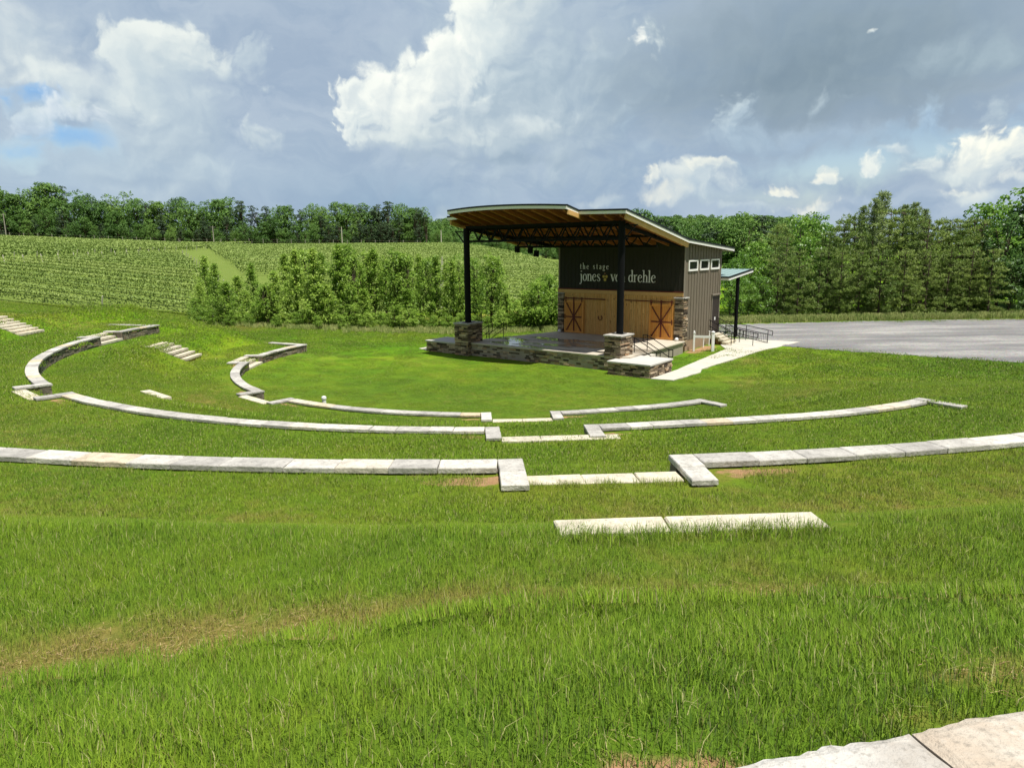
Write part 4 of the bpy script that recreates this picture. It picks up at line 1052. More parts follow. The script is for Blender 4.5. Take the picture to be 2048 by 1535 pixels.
for k,w,lab in ((0,W1,'three pale slabs in the inner wall gap nearest the young trees'),(1,W1,'pale slabs in the inner wall gap beside the hook'),(2,W1,'thin pale slabs in the inner wall gap facing the stage'),
                (0,W2,'three pale slabs in the middle wall gap towards the vineyard'),(1,W2,'broad pale slab in the middle wall gap at the photo edge'),(2,W2,'long pale slab in the middle wall gap facing the stage'),
                (2,W3,'broad pale slab spanning the outer wall gap between two cap returns')):
    R=w['R']; zo=w['zo']; zi=w['zi']; n=3
    rr=[R+.18,R+.58,R+1.0] if w is not W3 else [R+.10,R+.42,R+.60]
    zz=[zi+(zo-zi)*q for q in (.35,.68,1.0)]; zz[-1]=zo-.02
    if w is W1: zz[-1]=zo+.03
    sp=[1,1,2] if w is not W3 else [1,1,3]
    if k>0: rr,zz,sp=rr[-1:],zz[-1:],sp[-1:]
    wid=[2*HALF-.04]*2+([2*HALF-.04] if w is not W3 else [2.05])
    if w is W2 and k==2: wid=[2*HALF-.04]*2+[3.0]
    wid=wid[-len(rr):]
    flight(k,rr,zz,lab,g,depth=(.36 if w is W3 else .42),split=sp,wid=wid,shift=(.38 if (w is W2 and k==2) else (-.12 if w is W3 else 0)))
# white pipe stub behind the inner wall
x,y=pol(13.55,237.0); mb=MB(); mb.tube((0,0,-.1),(0,0,.5),.085,n=12); mb.lathe((0,0,.5),[(.105,0),(.105,.06),(.09,.1),(.03,.125)],12)
o=mb.build('pipe_stub',M['white_vinyl'],smooth=False); o.location=(x,y,H(x,y)); tag(o,'white capped pipe stub standing on the lawn behind the inner terrace wall','pipe')

# ------------------------------------------------------------------ vegetation meshes
def rand_dirs(n,r):
    v=r.normal(size=(n,3)); return v/np.linalg.norm(v,axis=1,keepdims=True)
def leaf_quads(P,Nrm,size,r,asp=.62):
    """one rhombic leaf per point: P (n,3), Nrm (n,3) facing, size (n,)"""
    n=len(P); t=rand_dirs(n,r); t=t-(t*Nrm).sum(1,keepdims=True)*Nrm; t/=np.linalg.norm(t,axis=1,keepdims=True)+1e-9
    b=np.cross(Nrm,t); s=size[:,None]
    bend=Nrm*s*.12
    V=np.stack([P-t*s*.5-bend,P+b*s*.5*asp,P+t*s*.5-bend,P-b*s*.5*asp],1).reshape(-1,3)
    return V,np.arange(4*n).reshape(-1,4)
def tube_np(path,rad,n=6):
    path=np.asarray(path,float); V=[];F=[]
    for i,p in enumerate(path):
        d=path[min(i+1,len(path)-1)]-path[max(i-1,0)]; d/=np.linalg.norm(d)+1e-9
        a=np.cross(d,[.3,.9,.2]); a/=np.linalg.norm(a); b=np.cross(d,a)
        for k in range(n):
            t=2*math.pi*k/n; V.append(p+(a*math.cos(t)+b*math.sin(t))*rad[i])
    for i in range(len(path)-1):
        for k in range(n): F.append((i*n+k,i*n+(k+1)%n,(i+1)*n+(k+1)%n,(i+1)*n+k))
    return V,F
class NP:
    def __init__(s): s.V=[];s.F=[];s.T=[];s.n=0
    def add(s,V,F,t):
        V=np.asarray(V,float); F=np.asarray(F,int)
        s.V.append(V); s.F.append(F+s.n); s.n+=len(V); s.T.append(np.broadcast_to(np.asarray(t,float),(len(F),)))
    def mesh(s,name,mat,link=False):
        return mesh_np(name,np.vstack(s.V),np.vstack(s.F),mat,{'tint':('FACE',np.concatenate(s.T))},link=link)
def make_broadleaf(seed,h,w,nl,leaf,mat,trunk_frac=.28,lobes=20,bark='bark',flat=.75):
    r=np.random.default_rng(seed); tr=NP(); cr=NP()
    top=h*.8; path=[(0,0,-.4)]; x=y=0
    for i in range(1,6): x+=r.normal()*.02*h; y+=r.normal()*.02*h; path.append((x,y,top*i/5))
    V,F=tube_np(path,[h*.022*(1-.15*i) for i in range(6)]); tr.add(V,F,.5)
    L=[]
    for i in range(lobes):
        u=r.random(); z=h*(trunk_frac+(1-trunk_frac)*(.12+.8*u)); env=math.sin(math.pi*min(.97,.22+.74*u))**.7
        a=r.random()*6.283; d=w*.5*env*(r.random()**.5)*.82
        rad=w*.5*(.30+.22*r.random())*(.65+.35*env)
        c=np.array([d*math.cos(a),d*math.sin(a),z]); L.append((c,rad))
        i0=min(4,int(u*3)+1); V,F=tube_np([path[i0],np.array(path[i0])*.4+c*.6+[0,0,-rad*.2],c],[h*.010,h*.006,h*.003],5); tr.add(V,F,.5)
    vol=np.array([l[1]**2 for l in L]); cnt=(vol/vol.sum()*nl).astype(int)
    for (c,rad),n in zip(L,cnt):
        d=rand_dirs(n,r); d[:,2]=np.abs(d[:,2])*r.choice([1,1,1,-1],n)
        rr=rad*(.55+.5*r.random(n)**.6); cl=rand_dirs(9,r)               # clumps on the lobe
        k=np.argmax(d@cl.T,axis=1); d=d*.72+cl[k]*.42
        P=c+d*rr[:,None]*[1,1,flat]
        N=d*.75+rand_dirs(n,r)*.8+[0,0,.35]; N/=np.linalg.norm(N,axis=1,keepdims=True)
        V,F=leaf_quads(P,N,leaf*(.7+.6*r.random(n)),r); cr.add(V,F,np.clip(.5+.22*r.normal(size=n)+.25*(r.random()-.5),0,1))
    return tr.mesh('trunk',M[bark]),cr.mesh('crown',mat)
def make_sapling(seed,h,w,nl,leaf,mat,narrow=1.0,base=.02):
    """young tree, leafy to the ground, pointed top, feathery upright branches"""
    r=np.random.default_rng(seed); tr=NP(); cr=NP()
    V,F=tube_np([(0,0,-.4),(r.normal()*.05,r.normal()*.05,h*.5),(r.normal()*.1,r.normal()*.1,h*.96)],[h*.011,h*.007,h*.002],5); tr.add(V,F,.5)
    nb=int(34+r.integers(12)); per=nl//nb
    for i in range(nb):
        u=base+(1-base)*(i+.5)/nb; z0=h*u*.94; a=i*2.4+r.normal()*.4
        ln=w*.5*(1-u)**.85*(.5+.75*r.random())*1.2+.05
        up=.55+.5*u+r.normal()*.12
        d=np.array([math.cos(a),math.sin(a),up]); d/=np.linalg.norm(d); tip=np.array([0,0,z0])+d*ln*1.25
        V,F=tube_np([(0,0,z0),np.array([0,0,z0])+d*ln*.6,tip],[.018,.012,.005],4); tr.add(V,F,.5)
        s=r.random(per)**.75; P=np.array([0,0,z0])+d*(ln*1.28*s)[:,None]+r.normal(size=(per,3))*(.10+.17*s)[:,None]*w*.22
        N=rand_dirs(per,r)*.9+[0,0,.55]+d*.3; N/=np.linalg.norm(N,axis=1,keepdims=True)
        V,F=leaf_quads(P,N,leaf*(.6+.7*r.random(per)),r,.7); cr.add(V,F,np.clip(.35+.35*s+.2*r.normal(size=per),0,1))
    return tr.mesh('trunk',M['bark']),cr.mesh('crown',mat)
def make_pine(seed,h,w,mat,whorls=15,up=.05,base=.04,dens=1.0,nlen=.34,bark='bark',plume=False):
    r=np.random.default_rng(seed); tr=NP(); cr=NP()
    lean=r.normal(size=2)*.02*h; path=[(0,0,-.4),(lean[0]*.4,lean[1]*.4,h*.45),(lean[0],lean[1],h*.98)]
    V,F=tube_np(path,[h*.016,h*.011,h*.003],7); tr.add(V,F,.5)
    for i in range(whorls):
        u=base+(.98-base)*((i+.3*r.random())/whorls); z0=h*u; nb=int(4+r.integers(3))
        for k in range(nb):
            a=r.random()*6.283; ln=w*.5*((1-u)**.55+.10)*(.55+.6*r.random())
            if u<.15: ln*=.8
            e=up+(.55*u if not plume else .9)+r.normal()*.10
            d=np.array([math.cos(a),math.sin(a),e]); d/=np.linalg.norm(d); s0=np.array([lean[0]*u,lean[1]*u,z0])
            droop=np.array([0,0,-.16*ln]) if not plume else np.array([0,0,.25*ln])
            pts=[s0,s0+d*ln*.5+droop*.2,s0+d*ln+droop]
            V,F=tube_np(pts,[.035,.022,.008],4); tr.add(V,F,.5)
            nc=max(4,int(ln*5.2*dens)); s=.22+.8*r.random(nc)**.8
            for q in range(nc):
                b=pts[0]*(1-s[q])**2+pts[1]*2*s[q]*(1-s[q])+pts[2]*s[q]**2 if s[q]<1 else pts[2]
                b=b+r.normal(size=3)*[.16,.16,.07]
                m=9; nd=rand_dirs(m,r)*.8+d*.55+[0,0,.25]; nd/=np.linalg.norm(nd,axis=1,keepdims=True)
                L_=nlen*(.7+.6*r.random(m)); side=np.cross(nd,rand_dirs(m,r)); side/=np.linalg.norm(side,axis=1,keepdims=True)+1e-9
                wd=.030
                V=np.stack([b-side*wd,b+nd*(L_*.6)[:,None]+side*wd*1.3,b+nd*L_[:,None],b+nd*(L_*.55)[:,None]-side*wd*1.3],1).reshape(-1,3)
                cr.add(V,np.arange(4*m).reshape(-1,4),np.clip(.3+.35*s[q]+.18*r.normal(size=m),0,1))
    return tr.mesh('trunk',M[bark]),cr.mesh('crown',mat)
def proto(pair): return (pair[0].data,pair[1].data)
def plant_tree(kind,pr,x,y,sc,rz,label,cat,group,sz=1.0,z=None):
    e=empty(kind,(x,y,(H(x,y) if z is None else z)-.05),rz,label,cat,group)
    for nm,me,src in (('trunk',pr[0],0),('crown',pr[1],1)):
        o=bpy.data.objects.new(nm,me); COL.objects.link(o); o.parent=e; o.scale=(sc,sc,sc*sz)
    return e
def ord_(n):
    return {1:'first',2:'second',3:'third',4:'fourth',5:'fifth',6:'sixth',7:'seventh',8:'eighth',9:'ninth',10:'tenth',11:'eleventh',12:'twelfth'}.get(n,'%d%s'%(n,'th' if 10<n%100<14 else {1:'st',2:'nd',3:'rd'}.get(n%10,'th')))

# pixel column -> slope of the sight line on the plan (x = t*y)
def tcol(px): return (px-1024)/1427/1.0*1.0176
FARB=[proto(make_broadleaf(100+i,18,13+2*(i%3),5200,.62,M['leaf_far'],.0,30,flat=.85)) for i in range(7)]
FARP=[proto(make_broadleaf(140+i,19,9,3600,.52,M['leaf_farpine'],.03,30,flat=.45)) for i in range(4)]
TALLP=[proto(make_broadleaf(160+i,18,5,600,.5,M['leaf_farpine'],.62,9,flat=.5)) for i in range(2)]
top_prof=[(-40,352),(0,358),(30,378),(75,390),(110,384),(150,366),(172,376),(190,388),(220,392),(240,404),(265,394),(290,390),(325,400),(350,402),(375,397),(410,410),(430,413),(455,402),(480,400),(505,404),(530,411),(560,409),(600,418),(640,408),(680,411),(720,409),(760,408),(785,403),(815,410),(840,416),(866,424)]
def top_at(px): return float(np.interp(px,[p[0] for p in top_prof],[p[1] for p in top_prof]))
def z_of_py(px,py,d): # height seen at pixel row py at forward distance d
    hor=492.5-(px-1024)*.00857
    return 7+(hor-py)/1427*d*1.02
rr=np.random.default_rng(5); nB=nP=0
px=-30.0
while px<868:
    kind='P' if (rr.random()<.22 or 500<px<560 or px>800 and rr.random()<.6) else 'B'
    D=284+rr.random()*14; t=tcol(px); x=t*D
    zt=z_of_py(px,top_at(px)+rr.random()*9-2,D); zg=H(x,D); h=max(9,zt-zg)
    if kind=='B':
        nB+=1; i=rr.integers(len(FARB)); plant_tree('broadleaf_tree',FARB[i],x,D,h/18,rr.random()*6,'broadleaf tree in the ridge beyond the vineyard, %s leafy crown from the photo edge'%ord_(nB),'tree','trees of the ridge beyond the vineyard')
    else:
        nP+=1; i=rr.integers(len(FARP)); plant_tree('pine_tree',FARP[i],x,D,h/19,rr.random()*6,'dark pine in the ridge beyond the vineyard, %s pine from the photo edge'%ord_(nP),'tree','trees of the ridge beyond the vineyard')
    px+=17+rr.random()*10
nl=0
px=-40.0
while px<850:                                     # lower front row, part pines, part young broadleaf
    D=277+rr.random()*5; t=tcol(px); x=t*D; h=5+rr.random()*6.5; nl+=1
    dark=rr.random()<.5; pr=FARP[rr.integers(len(FARP))] if dark else FARB[rr.integers(len(FARB))]
    plant_tree('pine_tree' if dark else 'broadleaf_tree',pr,x,D,h/18,rr.random()*6,('low dark pine' if dark else 'low rounded tree')+' at the foot of the ridge, %s from the photo edge'%ord_(nl),'tree','low trees at the foot of the ridge')
    px+=11+rr.random()*7
for k,(px,top) in enumerate(((842,417),(851,423),(860,425))):
    D=282; x=tcol(px)*D; plant_tree('pine_tree',TALLP[k%2],x,D,(z_of_py(px,top,D)-H(x,D))/18,k*2.0,'thin bare-trunked pine at the stage end of the ridge, %s of three'%ord_(k+1),'tree','thin pines at the end of the ridge')
# trees under and behind the pavilion roof, further along the shoulder of the hill
nb=0
for px in list(range(880,1125,17)):
    D=236+rr.random()*30; t=tcol(px+rr.random()*8); x=t*D; zg=H(x,D); top=462+rr.random()*10-(8 if px<930 else 0); h=max(5,z_of_py(px,top,D)-zg); nb+=1
    plant_tree('broadleaf_tree',FARB[rr.integers(7)],x,D,h/18,rr.random()*6,'hillside tree seen beneath the pavilion roof, %s from the shaded post'%ord_(nb),'tree','hillside trees beneath the roof line',z=zg-1.0)
# wood behind the pavilion (dark, middle distance)
MIDB=FARB
nb=0
for px in range(1268,1600,15):
    D=118+rr.random()*22; x=tcol(px+rr.random()*8)*D; zg=H(x,D); top=np.interp(px,[1268,1300,1340,1400,1480,1520,1600],[424,432,441,437,431,438,433])+rr.random()*5; h=z_of_py(px,top,D)-zg; nb+=1
    pr=FARB[rr.integers(7)] if rr.random()<.65 else FARP[rr.integers(4)]
    plant_tree('woodland_tree',pr,x,D,h/18,rr.random()*6,'dark woodland tree behind the pavilion roof slope, %s from the roof peak'%ord_(nb),'tree','wood behind the pavilion')
# young trees left of the stage
SAP=[proto(make_sapling(200+i,7,2.7+.5*(i%3),3400,.18,M['leaf_young'],base=.03)) for i in range(7)]
SAP2=[proto(make_broadleaf(215+i,7,3.0+.5*i,3600,.19,M['leaf_young'],.03,30,flat=1.3)) for i in range(3)]
sap=[(430,506,1.0),(448,520,.95),(415,560,.8),(405,590,.9),(468,556,1.1),(490,545,1.0),(520,520,1.05),(505,575,1.0),(545,560,1.0),(563,535,.9),(585,500,1.1),(605,492,1.1),(622,496,1.0),(640,489,1.1),(655,500,1.0),(690,482,1.1),(703,486,1.0),(720,500,.9),(745,497,1.0),(757,490,1.05),(780,510,.9),(800,494,1.05),(818,503,1.0),(846,502,1.0),(862,512,.9),(878,503,1.0),(897,520,.9),(910,512,1.0),(925,505,.9),(950,512,.9),(965,530,.8),(985,502,1.0),(998,508,1.0),(1015,580,.9),(660,560,1.2),(735,570,1.2),(820,570,1.2),(560,600,1.2),(930,575,1.2),(470,605,1.1)]
sap.sort()
for k,(px,top,wf) in enumerate(sap):
    base=np.interp(px,[400,560,800,1010],[643,656,660,656]); D=62+rr.random()*4.5-(1.8 if top>550 else 0); x=tcol(px)*D
    h=z_of_py(px,top,D)-H(x,D); s=h/7
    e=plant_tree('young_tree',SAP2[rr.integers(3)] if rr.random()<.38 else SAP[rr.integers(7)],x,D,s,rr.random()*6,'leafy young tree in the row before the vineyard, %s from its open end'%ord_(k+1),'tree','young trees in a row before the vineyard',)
    for c in e.children: c.scale.x*=wf*(1.0 if s>.7 else 1.5); c.scale.y*=wf*(1.0 if s>.7 else 1.5)
BUSH=[proto(make_broadleaf(230+i,4,3.6,2600,.2,M['leaf_young'],.0,16,flat=.9)) for i in range(3)]
bushes=[(410,600),(436,612),(470,618),(500,622),(530,622),(565,625),(600,618),(640,630),(690,628),(735,632),(780,630),(830,640),(870,632),(915,630),(955,625),(1000,622),(1035,592),(1055,575),(1075,556),(1090,545),(1105,556),(1060,610),(1092,605),(1020,628)]
bushes+=[(int(p_),592+int(rr.random()*46)) for p_ in range(404,1010,26)]; bushes.sort()
for k,(px,top) in enumerate(bushes):
    D=59.5+rr.random()*2.5; x=tcol(px)*D; h=max(1.2,z_of_py(px,top,D)-H(x,D))
    plant_tree('bush',BUSH[rr.integers(3)],x,D,h/4,rr.random()*6,('broad bush by the far corner of the building, ' if px>1030 else 'low bush at the foot of the young trees, ')+'%s along the row'%ord_(k+1),'bush','bushes under the young trees')
# right-hand wood: pines with a few broadleaf trees
PIN=[proto(make_pine(300+i,10,6.4+.5*(i%3),M['needle'],15)) for i in range(5)]
PLU=[proto(make_pine(320+i,12,3.9,M['needle_pale'],13,up=.5,base=.45,dens=.75,nlen=.42,plume=True)) for i in range(2)]
BRI=[proto(make_broadleaf(340+i,10,6.0,4200,.30,M['leaf_bright'],.05,24,flat=.85)) for i in range(3)]
DRK=[proto(make_broadleaf(350+i,10,6.4,4200,.28,M['leaf_dark'],.08,24,flat=.85)) for i in range(2)]
ROW=[ # px, top y, distance, kind
 (1456,512,66,'B'),(1478,500,69,'B'),(1500,478,72,'B'),(1462,560,63.5,'B'),(1492,560,64,'B'),(1515,545,64.5,'B'),
 (1532,446,73,'P'),(1556,470,70,'P'),(1583,432,78,'B'),(1606,424,80,'B'),(1622,446,76,'B'),(1600,470,72,'B'),(1640,462,71,'P'),(1664,440,72,'P'),(1690,428,74,'P'),
 (1722,404,76,'Q'),(1698,418,78,'Q'),(1737,392,79,'Q'),(1752,420,71,'P'),(1777,418,72,'P'),(1800,412,75,'Q'),(1822,424,77,'Q'),(1782,416,78,'Q'),(1826,436,70,'P'),(1850,440,72,'P'),(1872,438,74,'P'),(1888,446,70,'P'),(1900,440,76,'P'),
 (1915,436,72,'P'),(1932,440,71,'P'),(1950,410,78,'B'),(1975,440,70,'D'),(2000,428,72,'D'),(2030,352,74,'B'),(2052,362,72,'D'),(1945,402,74,'B'),(2070,380,71,'D'),(2040,470,68,'D'),(2000,520,67,'D'),
 (1545,560,66,'P'),(1585,545,66.5,'P'),(1625,560,67,'P'),(1668,540,66.5,'P'),(1705,550,67,'P'),(1745,560,66.5,'P'),(1790,545,67,'P'),(1835,555,66.5,'P'),(1875,550,67,'P'),(1920,555,66.5,'P'),(1960,555,66,'P'),
 (1652,455,84,'P'),(1760,440,84,'P'),(1860,450,86,'P'),(1930,452,86,'P'),(1560,455,86,'P'),(1700,445,86,'P'),(1810,445,86,'P')]
cnt={}
nmk={'P':('pine_tree','bushy olive green pine behind the gravel lot'),'Q':('plumed_pine','pale pine with upswept plumes above the wood'),'B':('broadleaf_tree','bright broadleaf tree behind the gravel lot'),'D':('dark_tree','dark leafy tree at the gravel end of the wood')}
ROW.sort()
for px,top,D,k in ROW:
    D=D+rr.random()*1.5; x=tcol(px)*D; zg=H(x,D); h=z_of_py(px,top,D)-zg; cnt[k]=cnt.get(k,0)+1
    ref={'P':10,'Q':12,'B':10,'D':10}[k]; pool={'P':PIN,'Q':PLU,'B':BRI,'D':DRK}[k]
    sz=1.0; s=h/ref
    if k=='P' and h<8: s=max(s,.62)
    plant_tree(nmk[k][0],pool[rr.integers(len(pool))],x,D,s,rr.random()*6,nmk[k][1]+', %s such from the porch roof'%ord_(cnt[k]),'tree','wood behind the gravel lot')
# distant wooded ridge seen past the end of the tree line
V=[];F=[]
n=160
for i in range(n+1):
    t=-.22+.62*i/n; 
    for j,(d,k) in enumerate(((560,0),(600,.7),(660,1),(760,1.02),(900,.2))):
        hh=(21+7*float(fbm(np.array([i*.09]),np.array([.5]),41)[0]))*k-6*(1-k); V.append((t*d,d,hh))
for i in range(n):
    for j in range(4): a=i*5+j; F.append((a,a+5,a+6,a+1))
rid=mesh_np('distant_hill',V,F,M['leaf_farpine'],{'tint':('FACE',np.full(len(F),.4))},smooth=True); tag(rid,kind='structure')

# ------------------------------------------------------------------ stuff scattered with geometry nodes
def scatter(name,pts,rot,scale,idx,protos,attrs=None):
    me=bpy.data.meshes.new(name); n=len(pts); me.vertices.add(n); me.vertices.foreach_set('co',np.asarray(pts,dtype=np.float32).ravel())
    for a,v in dict(sc=scale,**(attrs or {})).items():
        at=me.attributes.new(a,'FLOAT','POINT'); at.data.foreach_set('value',np.asarray(v,dtype=np.float32))
    at=me.attributes.new('rot','FLOAT_VECTOR','POINT'); at.data.foreach_set('vector',np.asarray(rot,dtype=np.float32).ravel())
    at=me.attributes.new('idx','INT','POINT'); at.data.foreach_set('value',np.asarray(idx,dtype=np.int32))
    o=bpy.data.objects.new(name,me); COL.objects.link(o)
    c=bpy.data.collections.new(name+'_protos')
    for p in protos: c.objects.link(p)
    ng=bpy.data.node_groups.new(name,'GeometryNodeTree'); ng.interface.new_socket('Geometry',in_out='INPUT',socket_type='NodeSocketGeometry'); ng.interface.new_socket('Geometry',in_out='OUTPUT',socket_type='NodeSocketGeometry')
    N=ng.nodes; gi=N.new('NodeGroupInput'); go=N.new('NodeGroupOutput'); ip=N.new('GeometryNodeInstanceOnPoints'); ci=N.new('GeometryNodeCollectionInfo')
    ci.inputs['Collection'].default_value=c; ci.inputs['Separate Children'].default_value=True; ci.inputs['Reset Children'].default_value=True
    def na(nm,t):
        q=N.new('GeometryNodeInputNamedAttribute'); q.data_type=t; q.inputs['Name'].default_value=nm; return [s for s in q.outputs if s.enabled][0]
    L=ng.links.new
    L(gi.outputs[0],ip.inputs['Points']); L(ci.outputs[0],ip.inputs['Instance']); ip.inputs['Pick Instance'].default_value=True
    L(na('idx','INT'),ip.inputs['Instance Index'])
    e2r=N.new('FunctionNodeEulerToRotation'); L(na('rot','FLOAT_VECTOR'),e2r.inputs[0]); L(e2r.outputs[0],ip.inputs['Rotation'])
    L(na('sc','FLOAT'),ip.inputs['Scale']); L(ip.outputs[0],go.inputs[0])
    m=o.modifiers.new('scatter','NODES'); m.node_group=ng
    tag(o,kind='stuff'); return o
def blade_patch(name,seed,size,n,hgt,wid,spread=.35,dry=.0):
    r=np.random.default_rng(seed); P=(r.random((n,2))-.5)*size*1.15
    a=r.random(n)*6.283; h=hgt*(.55+.7*r.random(n)); lean=np.abs(r.normal(size=n))*spread; la=r.random(n)*6.283
    w=wid*(.7+.6*r.random(n)); cx,sx=np.cos(a),np.sin(a); lx,ly=np.cos(la)*lean*h,np.sin(la)*lean*h
    z=np.zeros(n)
    def pt(f,ws): # fraction of height, half width
        q=f*f
        return np.stack([P[:,0]+lx*q,P[:,1]+ly*q,h*f*(1-.25*lean*f)-.012*(f==0)],-1), np.stack([cx*w*ws,sx*w*ws,z],-1)
    a0,b0=pt(0,.5); a1,b1=pt(.5,.45); a2,b2=pt(1.,.05)
    V=np.stack([a0-b0,a0+b0,a1+b1,a1-b1,a2+b2,a2-b2],1).reshape(-1,3)
    k=np.arange(n)[:,None]*6; F=np.concatenate([k+[0,1,2,3],k+[3,2,4,5]],1).reshape(-1,4)
    ti=r.random(n); T=np.repeat(ti,2)
    o=mesh_np(name,V,F,M['blade'],{'tint':('FACE',T)},link=False); return o
def slope_rot(x,y,rg):
    e=.12; zx=(height(x+e,y)-height(x-e,y))/(2*e); zy=(height(x,y+e)-height(x,y-e))/(2*e)
    zx=np.clip(zx,-.5,.5); zy=np.clip(zy,-.5,.5)
    rz=rg.random(len(x))*6.283
    # rotate patch so that its plane follows the slope: euler xyz with yaw first
    c,s=np.cos(rz),np.sin(rz)
    gx=zx*c+zy*s; gy=-zx*s+zy*c            # gradient in the yawed frame
    return np.stack([np.arctan(gy),-np.arctan(gx),rz],-1)
def blocked(x,y,pad=.0):
    """True where something other than turf lies"""
    r_=np.hypot(x-CX,y-CY); r=r_; a=ang_of(x,y); a=np.where(a<90,a+360,a); off=aisle_off(x,y); b=np.zeros(len(x),bool)
    for k_,w in enumerate(WALLS[:3]):
        r=r_-DR(k_,a)
        onw=(r>w['R']-.02-pad)&(r<w['R']+w['T']+.02+pad)&(off>HALF-.03)&(a>w['a0'])&(a<w['a1']); b|=onw
        b|=(np.abs(off-HALF-.2)<.24+pad*.5)&(r>w['R']-.02)&(r<w['R']+w['wing']+.02)&(a>w['a0'])&(a<w['a1'])
        b|=(off<HALF+.02)&(r>w['R']-.1)&(r<w['R']+1.18)&(a>w['a0'])&(a<w['a1'])
    b|=((y-1.815-.23*(x-.59))<.03)&(x>-1.5)
    for k,(r0,r1) in enumerate(((17.75,19.9),(26.55,28.9),(33.55,35.75))):
        al=A_AIS[k] if k!=1 else None
        for A in (A_AIS[0],A_AIS[1],A_AIS[2]):
            if (k==0 and A==A_AIS[2]) or (k==1 and A!=A_AIS[0]) or (k==2 and A!=A_AIS[2]): continue
            t=math.radians(A); along=(x-CX)*math.cos(t)+(y-CY)*math.sin(t); o2=np.abs(-(x-CX)*math.sin(t)+(y-CY)*math.cos(t))
            b|=(o2<1.03)&(along>r0)&(along<r1-pad*1.2)
    ul=(x-OX)*UX+(y-OY)*UY; vl=(x-OX)*VX+(y-OY)*VY
    b|=(ul>-14.4)&(ul<2.85)&(vl>-1.05)&(vl<13.7)&((vl<7.3)|(ul>-9.2))&((ul<.95)|(vl<2.6))
    b|=(ul>.32)&(ul<2.85)&(vl>-2)&(vl<.8)
    b|=(ul>2.6)&(ul<4.3)&(vl>-2.1)&(vl<10.5)
    b|=(ul>.5)&(ul<5.6)&(vl>=10.3)&(vl<15.4)
    gx=np.interp(y,[32,36.2,39.3,42.2,45,46.9,49.4],[42,34,29,25.2,21.6,19.2,17.6])
    b|=(y<62)&(y>32)&(x>gx-.3)
    return b
def grid_pts(xr,yr,st,rg):
    X,Y=np.meshgrid(np.arange(xr[0],xr[1],st),np.arange(yr[0],yr[1],st)); X=X.ravel()+(rg.random(X.size)-.5)*st*1.1; Y=Y.ravel()+(rg.random(Y.size)-.5)*st*1.1; return X,Y
rg=np.random.default_rng(77)
def grass_layer(name,protos,st,y0,y1,scale,keep=1.0,pad=0,tmax=.80):
    X,Y=grid_pts((-y1*tmax-2,y1*tmax+2),(y0,y1),st,rg)
    ok=(np.abs(X)<Y*tmax+1.5)&~blocked(X,Y,pad); X,Y=X[ok],Y[ok]
    d=dry_of(X,Y); di=dirt_of(X,Y); n=fbm(X*1.3,Y*1.3,51); n2=fbm(X*.4,Y*.4,52)
    k=(rg.random(len(X))<keep*(1-.15*d))&(rg.random(len(X))>np.clip((di-.38)*1.7,0,.8)); X,Y,d,n,n2=X[k],Y[k],d[k],n[k],n2[k]
    r=np.hypot(X-CX,Y-CY)
    bank=np.exp(-((r-27.4)/1.6)**2)*.35+np.exp(-((r-23.6)/.9)**2)*.25+np.exp(-((r-18.4)/1.2)**2)*.2
    lawn=1-.45*(1-sstep(12.5,14.6,r))
    sc=scale*(.62+.75*n)*(1-.34*np.clip(d*1.2,0,1))*(1+bank)*lawn*(.85+.3*n2)
    return scatter(name,np.stack([X,Y,height(X,Y)-.004],-1),slope_rot(X,Y,rg),sc,rg.integers(0,len(protos),len(X)),protos,{'dry':d})
near=[blade_patch('grass_patch',400+i,.34,330,.066,.0032,.5) for i in range(6)]
mid=[blade_patch('grass_patch',420+i,.60,520,.066,.0052,.5) for i in range(4)]
far=[blade_patch('grass_patch',440+i,1.1,620,.062,.010,.5) for i in range(4)]
vfar=[blade_patch('grass_patch',450+i,1.9,560,.07,.022,.6) for i in range(3)]
grass_layer('lawn_grass',near,.185,1.2,7.2,1.0)
grass_layer('lawn_grass',mid,.30,7.2,15,1.0,pad=.10)
grass_layer('lawn_grass',far,.55,15,34,1.0,pad=.32)
grass_layer('lawn_grass',vfar,.95,34,72,1.0,pad=.5)
# blades leaning over the closest slab and the outer wall slabs
X=[];Y=[]
for rr0,half,nn in ((35.70,1.0,80),(31.97,1.0,34)):
    t=math.radians(A_AIS[2])
    for i in range(nn):
        o=rg.uniform(-half,half)-.18; r=rr0+rg.uniform(-.04,.12); X.append(CX+math.cos(t)*r-math.sin(t)*o); Y.append(CY+math.sin(t)*r+math.cos(t)*o)
X=np.array(X);Y=np.array(Y)
scatter('tall_grass',np.stack([X,Y,height(X,Y)],-1),slope_rot(X,Y,rg),.6+.45*rg.random(len(X)),rg.integers(0,6,len(X)),[blade_patch('tall_grass_patch',470+i,.2,44,.11,.004,.5) for i in range(6)],{'dry':np.full(len(X),.05)})
